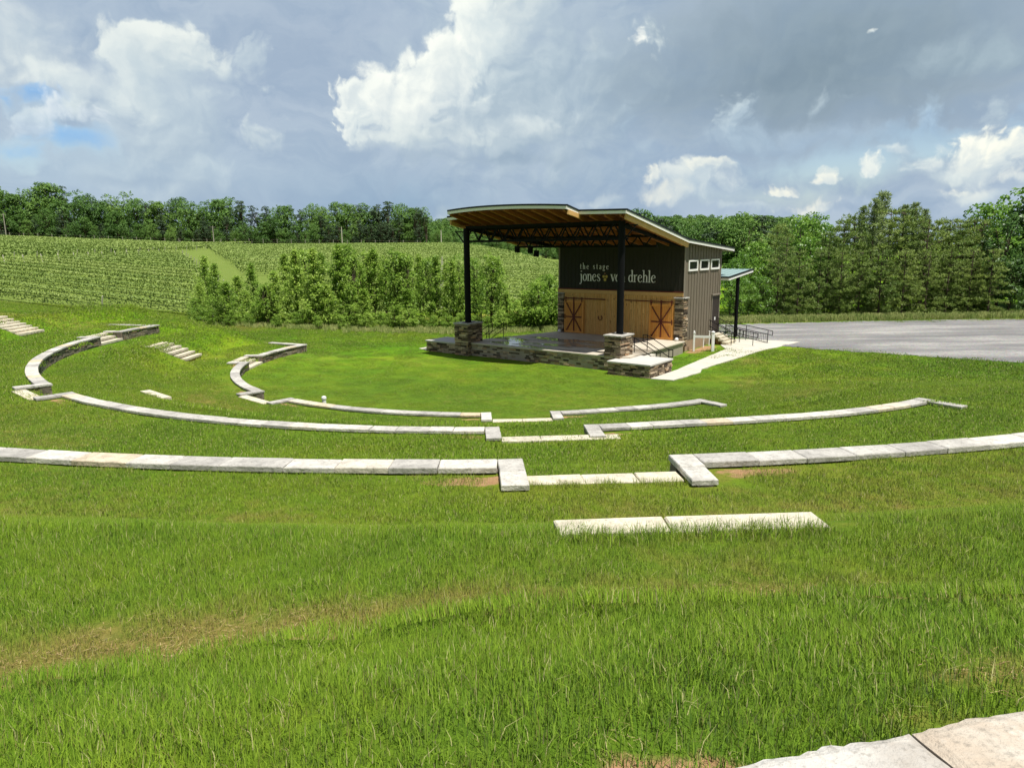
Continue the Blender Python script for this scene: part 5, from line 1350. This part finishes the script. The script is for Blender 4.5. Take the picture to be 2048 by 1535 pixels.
# dead straw lying in the worn places
def straw_patch(seed,n=34,size=.3):
    r=np.random.default_rng(seed); q=NP()
    for i in range(n):
        p=(r.random(2)-.5)*size; a=r.random()*6.283; l=.015+.035*r.random(); e=.3*r.random()**2; w=.0007+.0006*r.random(); c,s_=math.cos(a),math.sin(a); z=.004+.02*r.random()
        q.add([(p[0]-s_*w,p[1]+c*w,z),(p[0]+s_*w,p[1]-c*w,z),(p[0]+c*l+s_*w,p[1]+s_*l-c*w,z+l*e),(p[0]+c*l-s_*w,p[1]+s_*l+c*w,z+l*e)],[(0,1,2,3)],r.random())
    return q.mesh('straw_patch',M['straw'])
M['straw']=leaf_mat('dead_straw',(.24,.15,.07),(.40,.28,.13),(.60,.47,.26),.15,.7,2.0,.2)
X,Y=grid_pts((-8,8),(1.5,11),.10,rg); k=~blocked(X,Y,0)&(rg.random(len(X))<np.clip((dry_of(X,Y)-.5)*.9,0,.45)+np.clip(dirt_of(X,Y)-.3,0,.5)*.7); X,Y=X[k],Y[k]
scatter('dead_straw',np.stack([X,Y,height(X,Y)],-1),slope_rot(X,Y,rg),.7+.6*rg.random(len(X)),rg.integers(0,4,len(X)),[straw_patch(560+i) for i in range(4)])
# weeds between the gravel and the pines
def weed_patch(seed,n,hh,mat):
    r=np.random.default_rng(seed); q=NP(); P=(r.random((n,2))-.5)*1.0
    for i in range(n):
        h=hh*(.5+.7*r.random()); a=r.random()*6.283; w=.02+.02*r.random(); l=r.normal(size=2)*.18*h
        c,s=math.cos(a)*w,math.sin(a)*w; p=P[i]
        q.add([(p[0]-c,p[1]-s,0),(p[0]+c,p[1]+s,0),(p[0]+l[0]+c*.6,p[1]+l[1]+s*.6,h),(p[0]+l[0]-c*.6,p[1]+l[1]-s*.6,h)],[(0,1,2,3)],r.random())
    return q.mesh('weed_patch',mat)
WE=[weed_patch(500+i,90,.8,M['weeds']) for i in range(4)]
X=[];Y=[]
for i in range(1500):
    x=rg.uniform(9,62); y=float(np.interp(x,[9,14.5,20,24,30,38,50,70],[60.2,60.8,60.9,61.6,62.4,63.0,63.4,62.4]))+abs(rg.normal())*1.5+.2; X.append(x);Y.append(y)
for i in range(520):
    t=rg.uniform(-.46,.07); y=59.0+rg.normal()*.8+(max(0,-t-.2))*12; X.append(t*y); Y.append(y)
X=np.array(X);Y=np.array(Y); S=(.55+.6*rg.random(len(X)))*np.where(X<8,.42,.55)
scatter('tall_weeds',np.stack([X,Y,height(X,Y)-.02],-1),np.stack([0*X,0*X,rg.random(len(X))*6.28],-1),S,rg.integers(0,4,len(X)),WE)
# undergrowth filling the foot of the ridge wood
UG=[p[1] for p in (make_broadleaf(650+i,4,4.4,700,.5,M['leaf_far'],.0,10) for i in range(3))]
X=rg.uniform(-.80,-.10,420); D_=rg.uniform(284,303,420); X=X*D_
scatter('undergrowth',np.stack([X,D_,height(X,D_)-.6],-1),np.stack([0*X,0*X,rg.random(420)*6.28],-1),.8+.7*rg.random(420),rg.integers(0,3,420),UG)
# distant forest canopy on the ridge
FC=[make_broadleaf(600+i,18,12,900,1.0,M['leaf_far'],.1,16)[1] for i in range(3)]
X=[];Y=[];Z=[]
for i in range(1300):
    t=rg.uniform(-.2,.38); d=rg.uniform(570,700); X.append(t*d);Y.append(d)
    k=np.interp(d,[560,600,660,760],[0,.7,1,1.02]); ii=(t+.22)/.62*160
    Z.append((21+7*float(fbm(np.array([ii*.09]),np.array([.5]),41)[0]))*k-6*(1-k)-10)
scatter('distant_forest',np.stack([X,Y,Z],-1),np.stack([np.zeros(1300),np.zeros(1300),rg.random(1300)*6.28],-1),.7+.4*rg.random(1300),rg.integers(0,3,1300),FC)

# ------------------------------------------------------------------ vineyard
def row_mesh(L,seed,dens,leaf,hh=1.3):
    r=np.random.default_rng(seed); n=int(L*dens); x=r.random(n)*L; f=vnoise(x*.6+seed,x*0+.3,seed)
    top=hh*(.95+.05*f); u=r.random(n); cap=u<.74
    z=np.where(cap,top-.13*r.random(n),.25+(top-.45)*r.random(n)); y=np.where(cap,np.clip(r.normal(size=n)*.16,-.28,.28),r.normal(size=n)*.05)
    return x,y,z
def vine_row(x0,y0,x1,y1,k,dens,leaf,label,group,posts=True):
    L=math.hypot(x1-x0,y1-y0); ux,uy=(x1-x0)/L,(y1-y0)/L
    r=np.random.default_rng(900+k); x,y,z=row_mesh(L,900+k,dens,leaf)
    wx=x0+ux*x-uy*y; wy=y0+uy*x+ux*y; z0=H(x0,y0); wz=height(wx,wy)+z-z0
    P=np.stack([wx-x0,wy-y0,wz],-1); n=len(P); N=rand_dirs(n,r)+[0,0,.5]; N/=np.linalg.norm(N,axis=1,keepdims=True)
    V,F=leaf_quads(P,N,leaf*(.7+.6*r.random(n)),r,.8); q=NP(); q.add(V,F,np.clip(.5+.2*r.normal(size=n),0,1))
    o=mesh_np('vine_row',V,F,M['vine'],{'tint':('FACE',q.T[0])}); o.location=(x0,y0,z0); tag(o,label,'vine row',group)
    if posts:
        for xx,yy,s in ((x0,y0,1),(x1,y1,-1)):
            mb=MB(); zz=H(xx,yy)-z0; mb.tube((xx-x0-ux*s*.6,yy-y0-uy*s*.6,zz-.2),(xx-x0-ux*s*1.0,yy-y0-uy*s*1.0,zz+1.5),.07,n=6); mb.build('end_post',M['post_wood'],o)
    return o
k=0
def tline(px0,px1,ya,yb): return lambda y: tcol(px0+(px1-px0)*(y-ya)/(yb-ya))*y
def block_rows(cs,x_ref,slope,ok):
    for c in cs:
        xs=np.linspace(-240,0,961); ys=c+slope*(xs-x_ref); k=ok(xs,ys)
        if k.sum()<14: continue
        yield xs[k][0],ys[k][0],xs[k][-1],ys[k][-1]
xr_of=lambda y: tcol(np.interp(y,[66,110,170,205],[492,428,386,376]))*y
y0_of=lambda x,y: np.interp(np.clip(x/y,-2,2),T_,Y0)
for nr,(xa,ya,xb,yb) in enumerate(block_rows(np.arange(50,185,5.0),-45,-.45,lambda x,y:(y>y0_of(x,y)+1.2)&(x>-86)&(x>-.84*y)&(x<xr_of(np.maximum(y,66))))):   # big block on the near slope
    ym=(ya+yb)/2; dens=150 if ym<95 else (100 if ym<125 else 60); leaf=.18 if ym<95 else (.22 if ym<125 else .28)
    vine_row(xa,ya,xb,yb,k,dens,leaf,'vine row on the near vineyard slope, %s up from the dry grass strip'%ord_(nr+1),'vine rows of the near block'); k+=1
for nr,(xa,ya,xb,yb) in enumerate(block_rows(np.arange(88,275,6.5),-120,-.45,lambda x,y:(y<263)&(x<-92)&(x>-.84*y)&(y>100))):     # upper block
    vine_row(xa,ya,xb,yb,k,30,.42,'vine row of the upper vineyard block, %s up from the gap with white posts'%ord_(nr+1),'vine rows of the upper block'); k+=1
for nr,(xa,ya,xb,yb) in enumerate(block_rows(np.arange(196,262,6.0),-100,-.1,lambda x,y:(y<262)&(x>-90)&(x<tcol(374)*np.maximum(y,50)))):
    vine_row(xa,ya,xb,yb,k,30,.42,'vine row on the saddle below the ridge track, %s up'%ord_(nr+1),'vine rows on the saddle',posts=False); k+=1
nr=0; y=112
while y<232:                                   # block on the brow, behind the young trees
    xl=tcol(np.interp(y,[112,176,232],[474,432,424]))*y; xr=tcol(np.interp(y,[112,150,232],[1000,1100,940]))*y; nr+=1
    vine_row(xl,y+6,xr,y-4,k,44,.29,'vine row on the brow of the hill behind the young trees, %s up the slope'%ord_(nr),'vine rows on the brow',posts=False); k+=1; y+=4.4
nr=0; y=72
while y<150:                                   # small block seen beside the building
    xl=tcol(900)*y; xr=tcol(1160)*y; nr+=1
    vine_row(xl,y,xr,y-3.0,k,60,.24,'short vine row between the young trees and the building, %s up the slope'%ord_(nr),'short vine rows beside the building'); k+=1; y+=4.2
# track and fence along the foot of the ridge, poles
tr=[]; 
for i in range(41):
    t=-.80+.74*i/40; d=268+2*math.sin(i*.4); tr.append(((t*d,d-1.2),(t*d*1.005,d+2.2)))
sheet('track',tr,M['track'],.2,.06)
fe=empty('field_fence',(tcol(430)*273,273,H(tcol(430)*273,273)),0,'thin post fence along the foot of the wooded ridge','fence'); fo=Vector(fe.location)
pp=[]
for i,px in enumerate(range(-20,870,27)):
    x=tcol(px)*273; z=H(x,273); pp.append((x,273,z)); mb=MB(); mb.tube((x-fo.x,0,z-fo.z-.2),(x-fo.x,0,z-fo.z+2.1),.09,n=6); mb.build('fence_post',M['pole_wood'],fe)
mb=MB()
for a,b in zip(pp[:-1],pp[1:]):
    for h in (1.0,1.8): mb.bar((a[0]-fo.x,0,a[2]-fo.z+h),(b[0]-fo.x,0,b[2]-fo.z+h),.015)
mb.build('wire',M['post_wood'],fe)
for k,(px,top,base,D,lab) in enumerate(((54,431,470,266,'weathered utility pole by the dark pines at the photo edge'),(452,454,486,270,'weathered utility pole before the broad dark oak'),(699,456,482,262,'pale utility pole rising behind the tallest young trees'),(890,462,487,240,'pale utility pole beside the roof corner over the far valley'))):
    x=tcol(px)*D; zt=z_of_py(px,top,D); zg=H(x,D); mb=MB(); mb.tube((0,0,-.3),(0,0,zt-zg),.2,.14,n=8)
    if k in (0,1): mb.bar((-1.0,0,zt-zg-.5),(1.0,0,zt-zg-.5),.12)
    o=mb.build('utility_pole',M['pole_wood'] if k<2 else M['post_wood']); o.location=(x,D,zg); tag(o,lab,'utility pole','utility poles along the ridge')

# ------------------------------------------------------------------ sun, sky, camera
S=Vector((.345*UX-.055*VX,.345*UY-.055*VY,1)).normalized()
sun=bpy.data.lights.new('sun','SUN'); sun.energy=4.8; sun.angle=math.radians(.53); sun.color=(1,.955,.88)
so=bpy.data.objects.new('sun',sun); COL.objects.link(so); so.rotation_euler=S.to_track_quat('Z','Y').to_euler(); so.location=(30,-10,60)
EL=math.asin(S.z); AZ=math.atan2(S.x,S.y)

CAM_P,CAM_R,FPX=.1904,-.00857,1427.0
cam=bpy.data.cameras.new('camera'); cam.sensor_width=36; cam.lens=FPX/2048*36; cam.clip_end=20000; cam.clip_start=.05
co=bpy.data.objects.new('camera',cam); COL.objects.link(co); co.location=(0,0,7.0)
Fv=Vector((0,math.cos(CAM_P),-math.sin(CAM_P))); U0=Vector((0,math.sin(CAM_P),math.cos(CAM_P))); X0=Vector((1,0,0))
c,s=math.cos(CAM_R),math.sin(CAM_R); Uv=U0*c-X0*s; Xv=X0*c+U0*s
co.matrix_world=Matrix(((Xv.x,Uv.x,-Fv.x,0),(Xv.y,Uv.y,-Fv.y,0),(Xv.z,Uv.z,-Fv.z,7.0),(0,0,0,1)))
scene.camera=co

# sky: Nishita air behind modelled cloud masses, each placed by compass bearing and elevation
world=bpy.data.worlds.new('World'); scene.world=world; world.use_nodes=True
t=NT(world.node_tree); bg=world.node_tree.nodes['Background']
sky=t.n.new('ShaderNodeTexSky'); sky.sky_type='NISHITA'; sky.sun_disc=False; sky.sun_elevation=EL; sky.sun_rotation=AZ
sky.air_density=1.0; sky.dust_density=.6; sky.ozone_density=1.2
air=t.n.new('ShaderNodeVectorMath'); air.operation='SCALE'; t.link(sky.outputs[0],air.inputs[0]); air.inputs['Scale'].default_value=.12
gen=t.n.new('ShaderNodeTexCoord').outputs['Generated']
sp=t.n.new('ShaderNodeSeparateXYZ'); t.link(gen,sp.inputs[0])
az=t.math('ARCTAN2',sp.outputs[0],sp.outputs[1]); el=t.math('ARCSINE',sp.outputs[2])
cv=t.n.new('ShaderNodeCombineXYZ'); t.link(az,cv.inputs[0]); t.link(el,cv.inputs[1]); PV0=cv.outputs[0]
# domain warp so that no outline stays an ellipse
wn=t.n.new('ShaderNodeTexNoise'); wn.noise_dimensions='2D'; wn.inputs['Scale'].default_value=11; wn.inputs['Detail'].default_value=5; wn.inputs['Roughness'].default_value=.55; t.link(PV0,wn.inputs['Vector'])
ws=t.n.new('ShaderNodeVectorMath'); ws.operation='SUBTRACT'; t.link(wn.outputs['Color'],ws.inputs[0]); ws.inputs[1].default_value=(.5,.5,.5)
wm=t.n.new('ShaderNodeVectorMath'); wm.operation='MULTIPLY_ADD'; t.link(ws.outputs[0],wm.inputs[0]); wm.inputs[1].default_value=(.060,.050,0); t.link(PV0,wm.inputs[2]); PV=wm.outputs[0]
sw=t.n.new('ShaderNodeSeparateXYZ'); t.link(PV,sw.inputs[0]); azw,elw=sw.outputs[0],sw.outputs[1]
def puff(vec,sc):
    a=t.noise(vec,sc,6,.58,dim='2D'); v=t.n.new('ShaderNodeTexVoronoi'); v.voronoi_dimensions='2D'; v.feature='SMOOTH_F1'; v.inputs['Scale'].default_value=sc*1.35; v.inputs['Smoothness'].default_value=.4; v.inputs['Detail'].default_value=1.0; v.inputs['Roughness'].default_value=.5
    t.link(vec,v.inputs['Vector'])
    return t.math('ADD',t.math('MULTIPLY',t.math('SUBTRACT',a,.5),1.1),t.math('MULTIPLY',t.math('SUBTRACT',.36,v.outputs['Distance']),.5))
def shifted(vec,dx,dy):
    v=t.n.new('ShaderNodeVectorMath'); v.operation='ADD'; t.link(vec,v.inputs[0]); v.inputs[1].default_value=(dx,dy,0); return v.outputs[0]
edgeA=puff(PV,19); edgeA2=puff(shifted(PV,-.010,.012),19)
edgeB=puff(PV,52); edgeB2=puff(shifted(PV,-.0035,.0045),52)
embA=t.math('SUBTRACT',edgeA,edgeA2); embB=t.math('SUBTRACT',edgeB,edgeB2)
emb=t.math('ADD',t.math('MULTIPLY',embA,1.3),t.math('MULTIPLY',embB,.35))
edge=t.math('ADD',edgeA,t.math('MULTIPLY',edgeB,.28))
wisp=t.noise(t.mapping(PV,(1,2.2,1),(0,0,.3)),9,6,.62,.5,dim='2D'); wsp=t.math('SUBTRACT',wisp,.5)
def ae(px,py):
    d=Fv+Xv*((px-1024)/FPX)+Uv*((767.5-py)/FPX); d.normalize(); return math.atan2(d.x,d.y),math.asin(d.z)
def field(px,py,rx,ry,rot=0):
    a,e_=ae(px,py); n=t.n.new('ShaderNodeMapping'); n.vector_type='TEXTURE'
    k=t.n.new('ShaderNodeVectorMath'); k.operation='MULTIPLY_ADD'; t.link(col,k.inputs[0]); k.inputs[1].default_value=(1e-7,1e-7,0); t.link(PV,k.inputs[2]); t.link(k.outputs[0],n.inputs['Vector'])   # keeps the evaluation sequential
    n.inputs['Location'].default_value=(a,e_,0); n.inputs['Rotation'].default_value=(0,0,math.radians(rot)); n.inputs['Scale'].default_value=(rx/FPX,ry/FPX,1)
    l=t.n.new('ShaderNodeVectorMath'); l.operation='LENGTH'; t.link(n.outputs[0],l.inputs[0]); return l.outputs['Value'],n.outputs[0]
col=t.mix(t.mapr(wisp,.3,.7),srgb(156,176,198),srgb(178,194,210))
def blob(px,py,rx,ry,c_lit,c_dark,soft=.35,rag=.9,op=1.0,light=(-.5,.8),lo=-.9,hi=1.0,tex=1.2,noise=None,rot=0,flat=0):
    """flat: >0 cuts the base of the cloud level"""
    global col
    small=max(rx,ry)<75
    nz=noise if noise is not None else (edgeB if small else edge)
    r,q=field(px,py,rx,ry,rot)
    f=t.math('MULTIPLY_ADD',nz,-rag,r)
    if flat:
        d=t.n.new('ShaderNodeVectorMath'); d.operation='DOT_PRODUCT'; t.link(q,d.inputs[0]); d.inputs[1].default_value=(0,-2.2,0)
        f=t.math('MAXIMUM',f,t.math('MULTIPLY_ADD',nz,-.4,t.math('ADD',d.outputs['Value'],1-2.2*flat)))
    soft=soft*1.6; m=t.mapr(f,1.0,1.0-soft,0,op)
    d=t.n.new('ShaderNodeVectorMath'); d.operation='DOT_PRODUCT'; t.link(q,d.inputs[0]); d.inputs[1].default_value=(light[0],light[1],0)
    sh=t.math('MULTIPLY_ADD',embB if small else emb,tex*EMB,d.outputs['Value'])
    col=t.mix(m,col,t.mix(t.mapr(sh,lo,hi),c_dark,c_lit))
EMB=.8
def air_gap(px,py,rx,ry,op=.9,soft=.7,rag=.9):
    global col
    r,q=field(px,py,rx,ry); m=t.mapr(t.math('MULTIPLY_ADD',edge,-rag,r),1.0,1.0-soft,0,op)
    a=t.n.new('ShaderNodeMix'); a.data_type='RGBA'; t.link(m,a.inputs[0]); t.link(col,a.inputs[6]); t.link(air.outputs[0],a.inputs[7]); col=a.outputs[2]
# broad masses
blob(620,90,480,190,srgb(166,182,200),srgb(154,172,194),1.0,.4,.9,(0,.4),noise=wsp)
blob(1730,60,640,330,srgb(142,161,172),srgb(130,150,164),.9,.45,1.0,(0,.4),noise=wsp)
blob(560,360,520,120,srgb(172,192,208),srgb(160,182,202),1.0,.5,.8,noise=wsp)
blob(790,415,360,95,srgb(136,168,194),srgb(128,156,184),1.0,.5,.95,(0,.5),noise=wsp)
blob(1260,350,380,110,srgb(166,187,206),srgb(140,166,192),1.0,.5,.85,noise=wsp)
blob(90,330,420,120,srgb(190,209,220),srgb(172,195,212),1.0,.5,.85,noise=wsp)
# openings to the blue
air_gap(75,200,110,44,.95); air_gap(140,280,105,46,.9); air_gap(30,300,90,36,.8)
air_gap(1690,330,290,60,.8,.9,.6); air_gap(1860,275,130,40,.85); air_gap(2035,275,70,46,.95); air_gap(1540,392,220,30,.5,1.0,.6); air_gap(930,440,90,26,.35,1.0,.6)
# pale veil on the far left
blob(60,110,190,120,srgb(228,235,232),srgb(198,212,218),.8,.7,.9,(-.2,.5))
blob(140,158,150,44,srgb(232,239,235),srgb(204,217,222),.5,.6,.85,rot=-10); blob(40,60,150,60,srgb(216,225,227),srgb(192,208,216),.9,.7,.7)
blob(160,212,80,26,srgb(226,235,232),srgb(200,214,220),.5,.8,.85); blob(85,232,62,46,srgb(214,227,230),srgb(186,206,220),.5,.8,.85)
blob(15,190,48,40,srgb(196,211,220),srgb(172,193,211),.6,.8,.8); blob(30,285,60,22,srgb(206,222,229),srgb(186,207,222),.9,.8,.6)
# the tower on the left
blob(330,250,170,230,srgb(196,211,219),srgb(172,190,205),.5,.55,.92,(-.75,.5))
blob(345,150,130,90,srgb(208,220,224),srgb(180,197,210),.35,.6,.85,(-.5,.8))
blob(335,105,125,58,srgb(234,240,235),srgb(192,207,215),.22,.75,.95,(-.35,1.0),flat=.8)
blob(275,165,52,90,srgb(222,231,230),srgb(190,206,215),.35,.7,.8,(-.9,.3)); blob(505,118,44,44,srgb(198,212,219),srgb(176,193,207),.4,.8,.8); blob(480,150,30,16,srgb(190,205,214),srgb(176,193,207),.7,.9,.7)
blob(525,272,66,34,srgb(210,221,224),srgb(178,196,209),.6,.9,.75); blob(505,262,26,40,srgb(208,220,223),srgb(180,197,209),.6,.9,.6); blob(430,330,100,26,srgb(200,215,222),srgb(178,197,211),.7,.9,.7,rot=4); blob(545,180,24,11,srgb(206,218,222),srgb(186,202,213),.6,.9,.8)
blob(240,330,200,56,srgb(184,202,214),srgb(168,189,206),.9,.5,.65); blob(280,364,170,15,srgb(158,179,199),srgb(152,173,195),1.0,.5,.75)
blob(62,188,70,30,srgb(140,185,229),srgb(126,175,225),.6,.9,.85); blob(128,272,80,34,srgb(150,193,232),srgb(134,181,227),.6,.9,.85); blob(30,300,70,18,srgb(160,199,232),srgb(146,189,229),.8,.9,.7)
blob(105,215,48,34,srgb(226,234,237),srgb(196,211,224),.45,.9,.9); blob(60,250,60,26,srgb(206,220,230),srgb(182,201,220),.6,.9,.8); blob(190,225,40,20,srgb(222,231,235),srgb(198,212,224),.5,.9,.85)
# the central cumulus: brilliant upper left flank, grey heart, flat shaded base
blob(1060,190,400,260,srgb(190,206,215),srgb(158,178,194),.5,.5,.95,(-.75,.25))
blob(950,250,300,90,srgb(205,217,222),srgb(172,190,203),.5,.5,.85,(-.6,.7),flat=.75)
blob(1010,40,120,120,srgb(226,234,231),srgb(186,202,212),.4,.6,.9,(-.9,.3))
blob(955,70,70,80,srgb(246,250,242),srgb(206,219,223),.2,.7,.95,(-.8,.5))
blob(880,130,90,56,srgb(250,253,244),srgb(212,223,225),.18,.7,.97,(-.6,.9)); blob(850,170,110,60,srgb(240,245,239),srgb(204,216,221),.3,.7,.9,(-.6,.8))
blob(790,215,125,80,srgb(250,253,244),srgb(208,219,223),.22,.75,.97,(-.5,.9)); blob(705,228,52,72,srgb(244,248,241),srgb(204,217,222),.25,.8,.92,(-.7,.6)); blob(705,185,26,26,srgb(242,247,240),srgb(208,219,223),.35,.9,.9)
blob(830,270,190,56,srgb(226,234,231),srgb(190,205,213),.5,.6,.9,(-.4,1.0),flat=.7); blob(960,280,60,26,srgb(214,225,226),srgb(182,198,208),.5,.8,.8,(-.3,1.0),flat=.5); blob(1065,258,90,40,srgb(216,226,227),srgb(176,193,205),.5,.7,.85,(-.3,1.0),flat=.6); blob(975,185,40,16,srgb(234,241,236),srgb(200,213,219),.6,.8,.75,rot=25)
blob(1180,90,22,40,srgb(198,211,216),srgb(172,189,200),.8,.8,.6,rot=-25); blob(1090,120,130,120,srgb(186,202,212),srgb(164,183,198),.9,.5,.6,(-.6,.4))
blob(1000,318,330,20,srgb(152,172,190),srgb(140,161,181),1.0,.5,.75)
# dark deck on the right with its torn lower edge
blob(1620,140,430,170,srgb(138,157,169),srgb(124,144,159),.7,.4,.92,(0,.3),noise=wsp); blob(1330,170,190,110,srgb(142,162,176),srgb(132,152,168),1.0,.4,.75,noise=wsp)
blob(1300,75,58,44,srgb(214,225,226),srgb(160,179,191),.7,1.1,.85,(-.9,-.2)); blob(1272,82,24,22,srgb(255,255,247),srgb(214,225,226),.6,1.0,.95,(-.5,.2)); blob(1320,90,22,20,srgb(226,235,232),srgb(180,197,206),.8,1.0,.7); blob(1362,40,12,26,srgb(176,194,202),srgb(156,175,186),.9,.9,.6,rot=-25); blob(1759,48,8,6,srgb(244,248,241),srgb(206,218,221),.6,.8,.95)
blob(1950,105,130,55,srgb(172,191,201),srgb(148,168,181),.6,.6,.85,(-.3,.8),flat=.6)
blob(1475,235,44,62,srgb(196,212,219),srgb(164,185,202),.5,.85,.9,(-.7,.6)); blob(1600,280,200,44,srgb(176,196,212),srgb(158,181,203),.6,.65,.9); blob(1500,275,80,50,srgb(180,199,213),srgb(160,183,202),.6,.7,.8); blob(1636,205,16,36,srgb(190,206,213),srgb(166,185,199),.7,.9,.75); blob(1700,205,28,14,srgb(160,179,191),srgb(146,166,180),.8,.9,.6); blob(1862,228,50,44,srgb(178,202,220),srgb(156,183,208),.6,.75,.9); blob(1990,222,26,36,srgb(196,211,218),srgb(170,189,202),.6,.9,.8,rot=20)
blob(1262,260,34,70,srgb(168,189,205),srgb(150,172,192),.8,.8,.8); blob(1300,300,110,36,srgb(176,196,211),srgb(156,178,200),.9,.7,.7)
air_gap(1890,300,120,26,.7,.9,.6); air_gap(1680,330,150,24,.6,.9,.6)
# sunlit heaps low on the right
blob(1395,360,92,44,srgb(226,233,229),srgb(186,203,214),.35,.8,.9,(-.2,.9)); blob(1420,335,52,22,srgb(244,245,232),srgb(200,213,218),.4,.9,.9); blob(1330,392,78,24,srgb(242,241,227),srgb(196,210,217),.4,.9,.9,rot=10); blob(1312,362,26,24,srgb(246,246,232),srgb(204,216,220),.4,.9,.9); blob(1440,372,40,20,srgb(214,224,225),srgb(184,201,212),.6,.8,.8)
blob(1205,408,80,16,srgb(214,224,225),srgb(178,197,210),.8,.9,.8); blob(1555,378,36,15,srgb(252,250,232),srgb(210,220,222),.35,.7,.97,(0,.9),flat=.5); blob(1655,358,22,22,srgb(252,251,235),srgb(210,221,223),.35,.75,.97,(.3,.9),flat=.7); blob(1640,366,18,10,srgb(240,241,229),srgb(206,217,220),.5,.8,.9); blob(1738,335,26,20,srgb(252,253,239),srgb(206,219,224),.35,.8,.97,(0,.9),flat=.6)
blob(1975,315,92,56,srgb(244,246,234),srgb(200,213,219),.3,.75,.95,(-.2,.9)); blob(1960,295,60,34,srgb(255,255,240),srgb(214,224,225),.3,.8,.95,(-.2,1.0)); blob(2015,305,40,36,srgb(255,254,238),srgb(212,223,225),.3,.8,.95); blob(1855,326,56,18,srgb(234,239,232),srgb(202,215,221),.5,.9,.85); blob(1900,345,90,20,srgb(222,231,229),srgb(192,208,216),.6,.8,.8)
blob(1785,303,36,9,srgb(226,235,232),srgb(204,217,223),.7,.8,.85); blob(1620,412,70,16,srgb(244,243,229),srgb(196,210,217),.5,.9,.9); blob(1960,392,120,18,srgb(236,240,231),srgb(190,207,217),.5,.9,.85); blob(1900,384,36,12,srgb(246,246,232),srgb(202,215,220),.5,.9,.9); blob(1780,398,130,18,srgb(188,204,218),srgb(170,190,208),.8,.7,.8); blob(1480,412,120,13,srgb(212,224,226),srgb(184,202,214),.8,.8,.75); blob(2030,360,60,12,srgb(238,241,232),srgb(200,213,219),.6,.9,.85)
blob(890,445,60,12,srgb(206,220,225),srgb(182,201,213),.9,.7,.8)
# above the picture: broken cloud round the zenith
up=t.mapr(el,.34,.6); upc=t.mix(t.mapr(t.noise(gen,2.2,6,.6),.42,.58),(.14,.22,.36,1),(.33,.36,.41,1)); col=t.mix(up,col,upc)
col=t.mix(t.mapr(sp.outputs[1],.05,-.45),col,(.25,.28,.33,1))          # unseen sky behind the viewer, greyed down to cut fill on shaded fronts
sc_=t.n.new('ShaderNodeVectorMath'); sc_.operation='SCALE'; t.link(col,sc_.inputs[0]); sc_.inputs['Scale'].default_value=.825; col=sc_.outputs[0]
low=t.mapr(el,-.02,.0); col=t.mix(low,(.10,.13,.06,1),col)
t.link(col,bg.inputs['Color']); bg.inputs['Strength'].default_value=1.0
world.cycles.sampling_method='NONE'
scene.view_settings.view_transform='Standard'; scene.view_settings.look='None'; scene.view_settings.exposure=.36; scene.view_settings.gamma=1
scene.cycles.max_bounces=6; scene.cycles.diffuse_bounces=3; scene.cycles.glossy_bounces=2; scene.cycles.transmission_bounces=3; scene.cycles.transparent_max_bounces=4
scene.cycles.use_denoising=True; scene.cycles.use_adaptive_sampling=True; scene.cycles.adaptive_threshold=.02
scene.cycles.caustics_reflective=False; scene.cycles.caustics_refractive=False
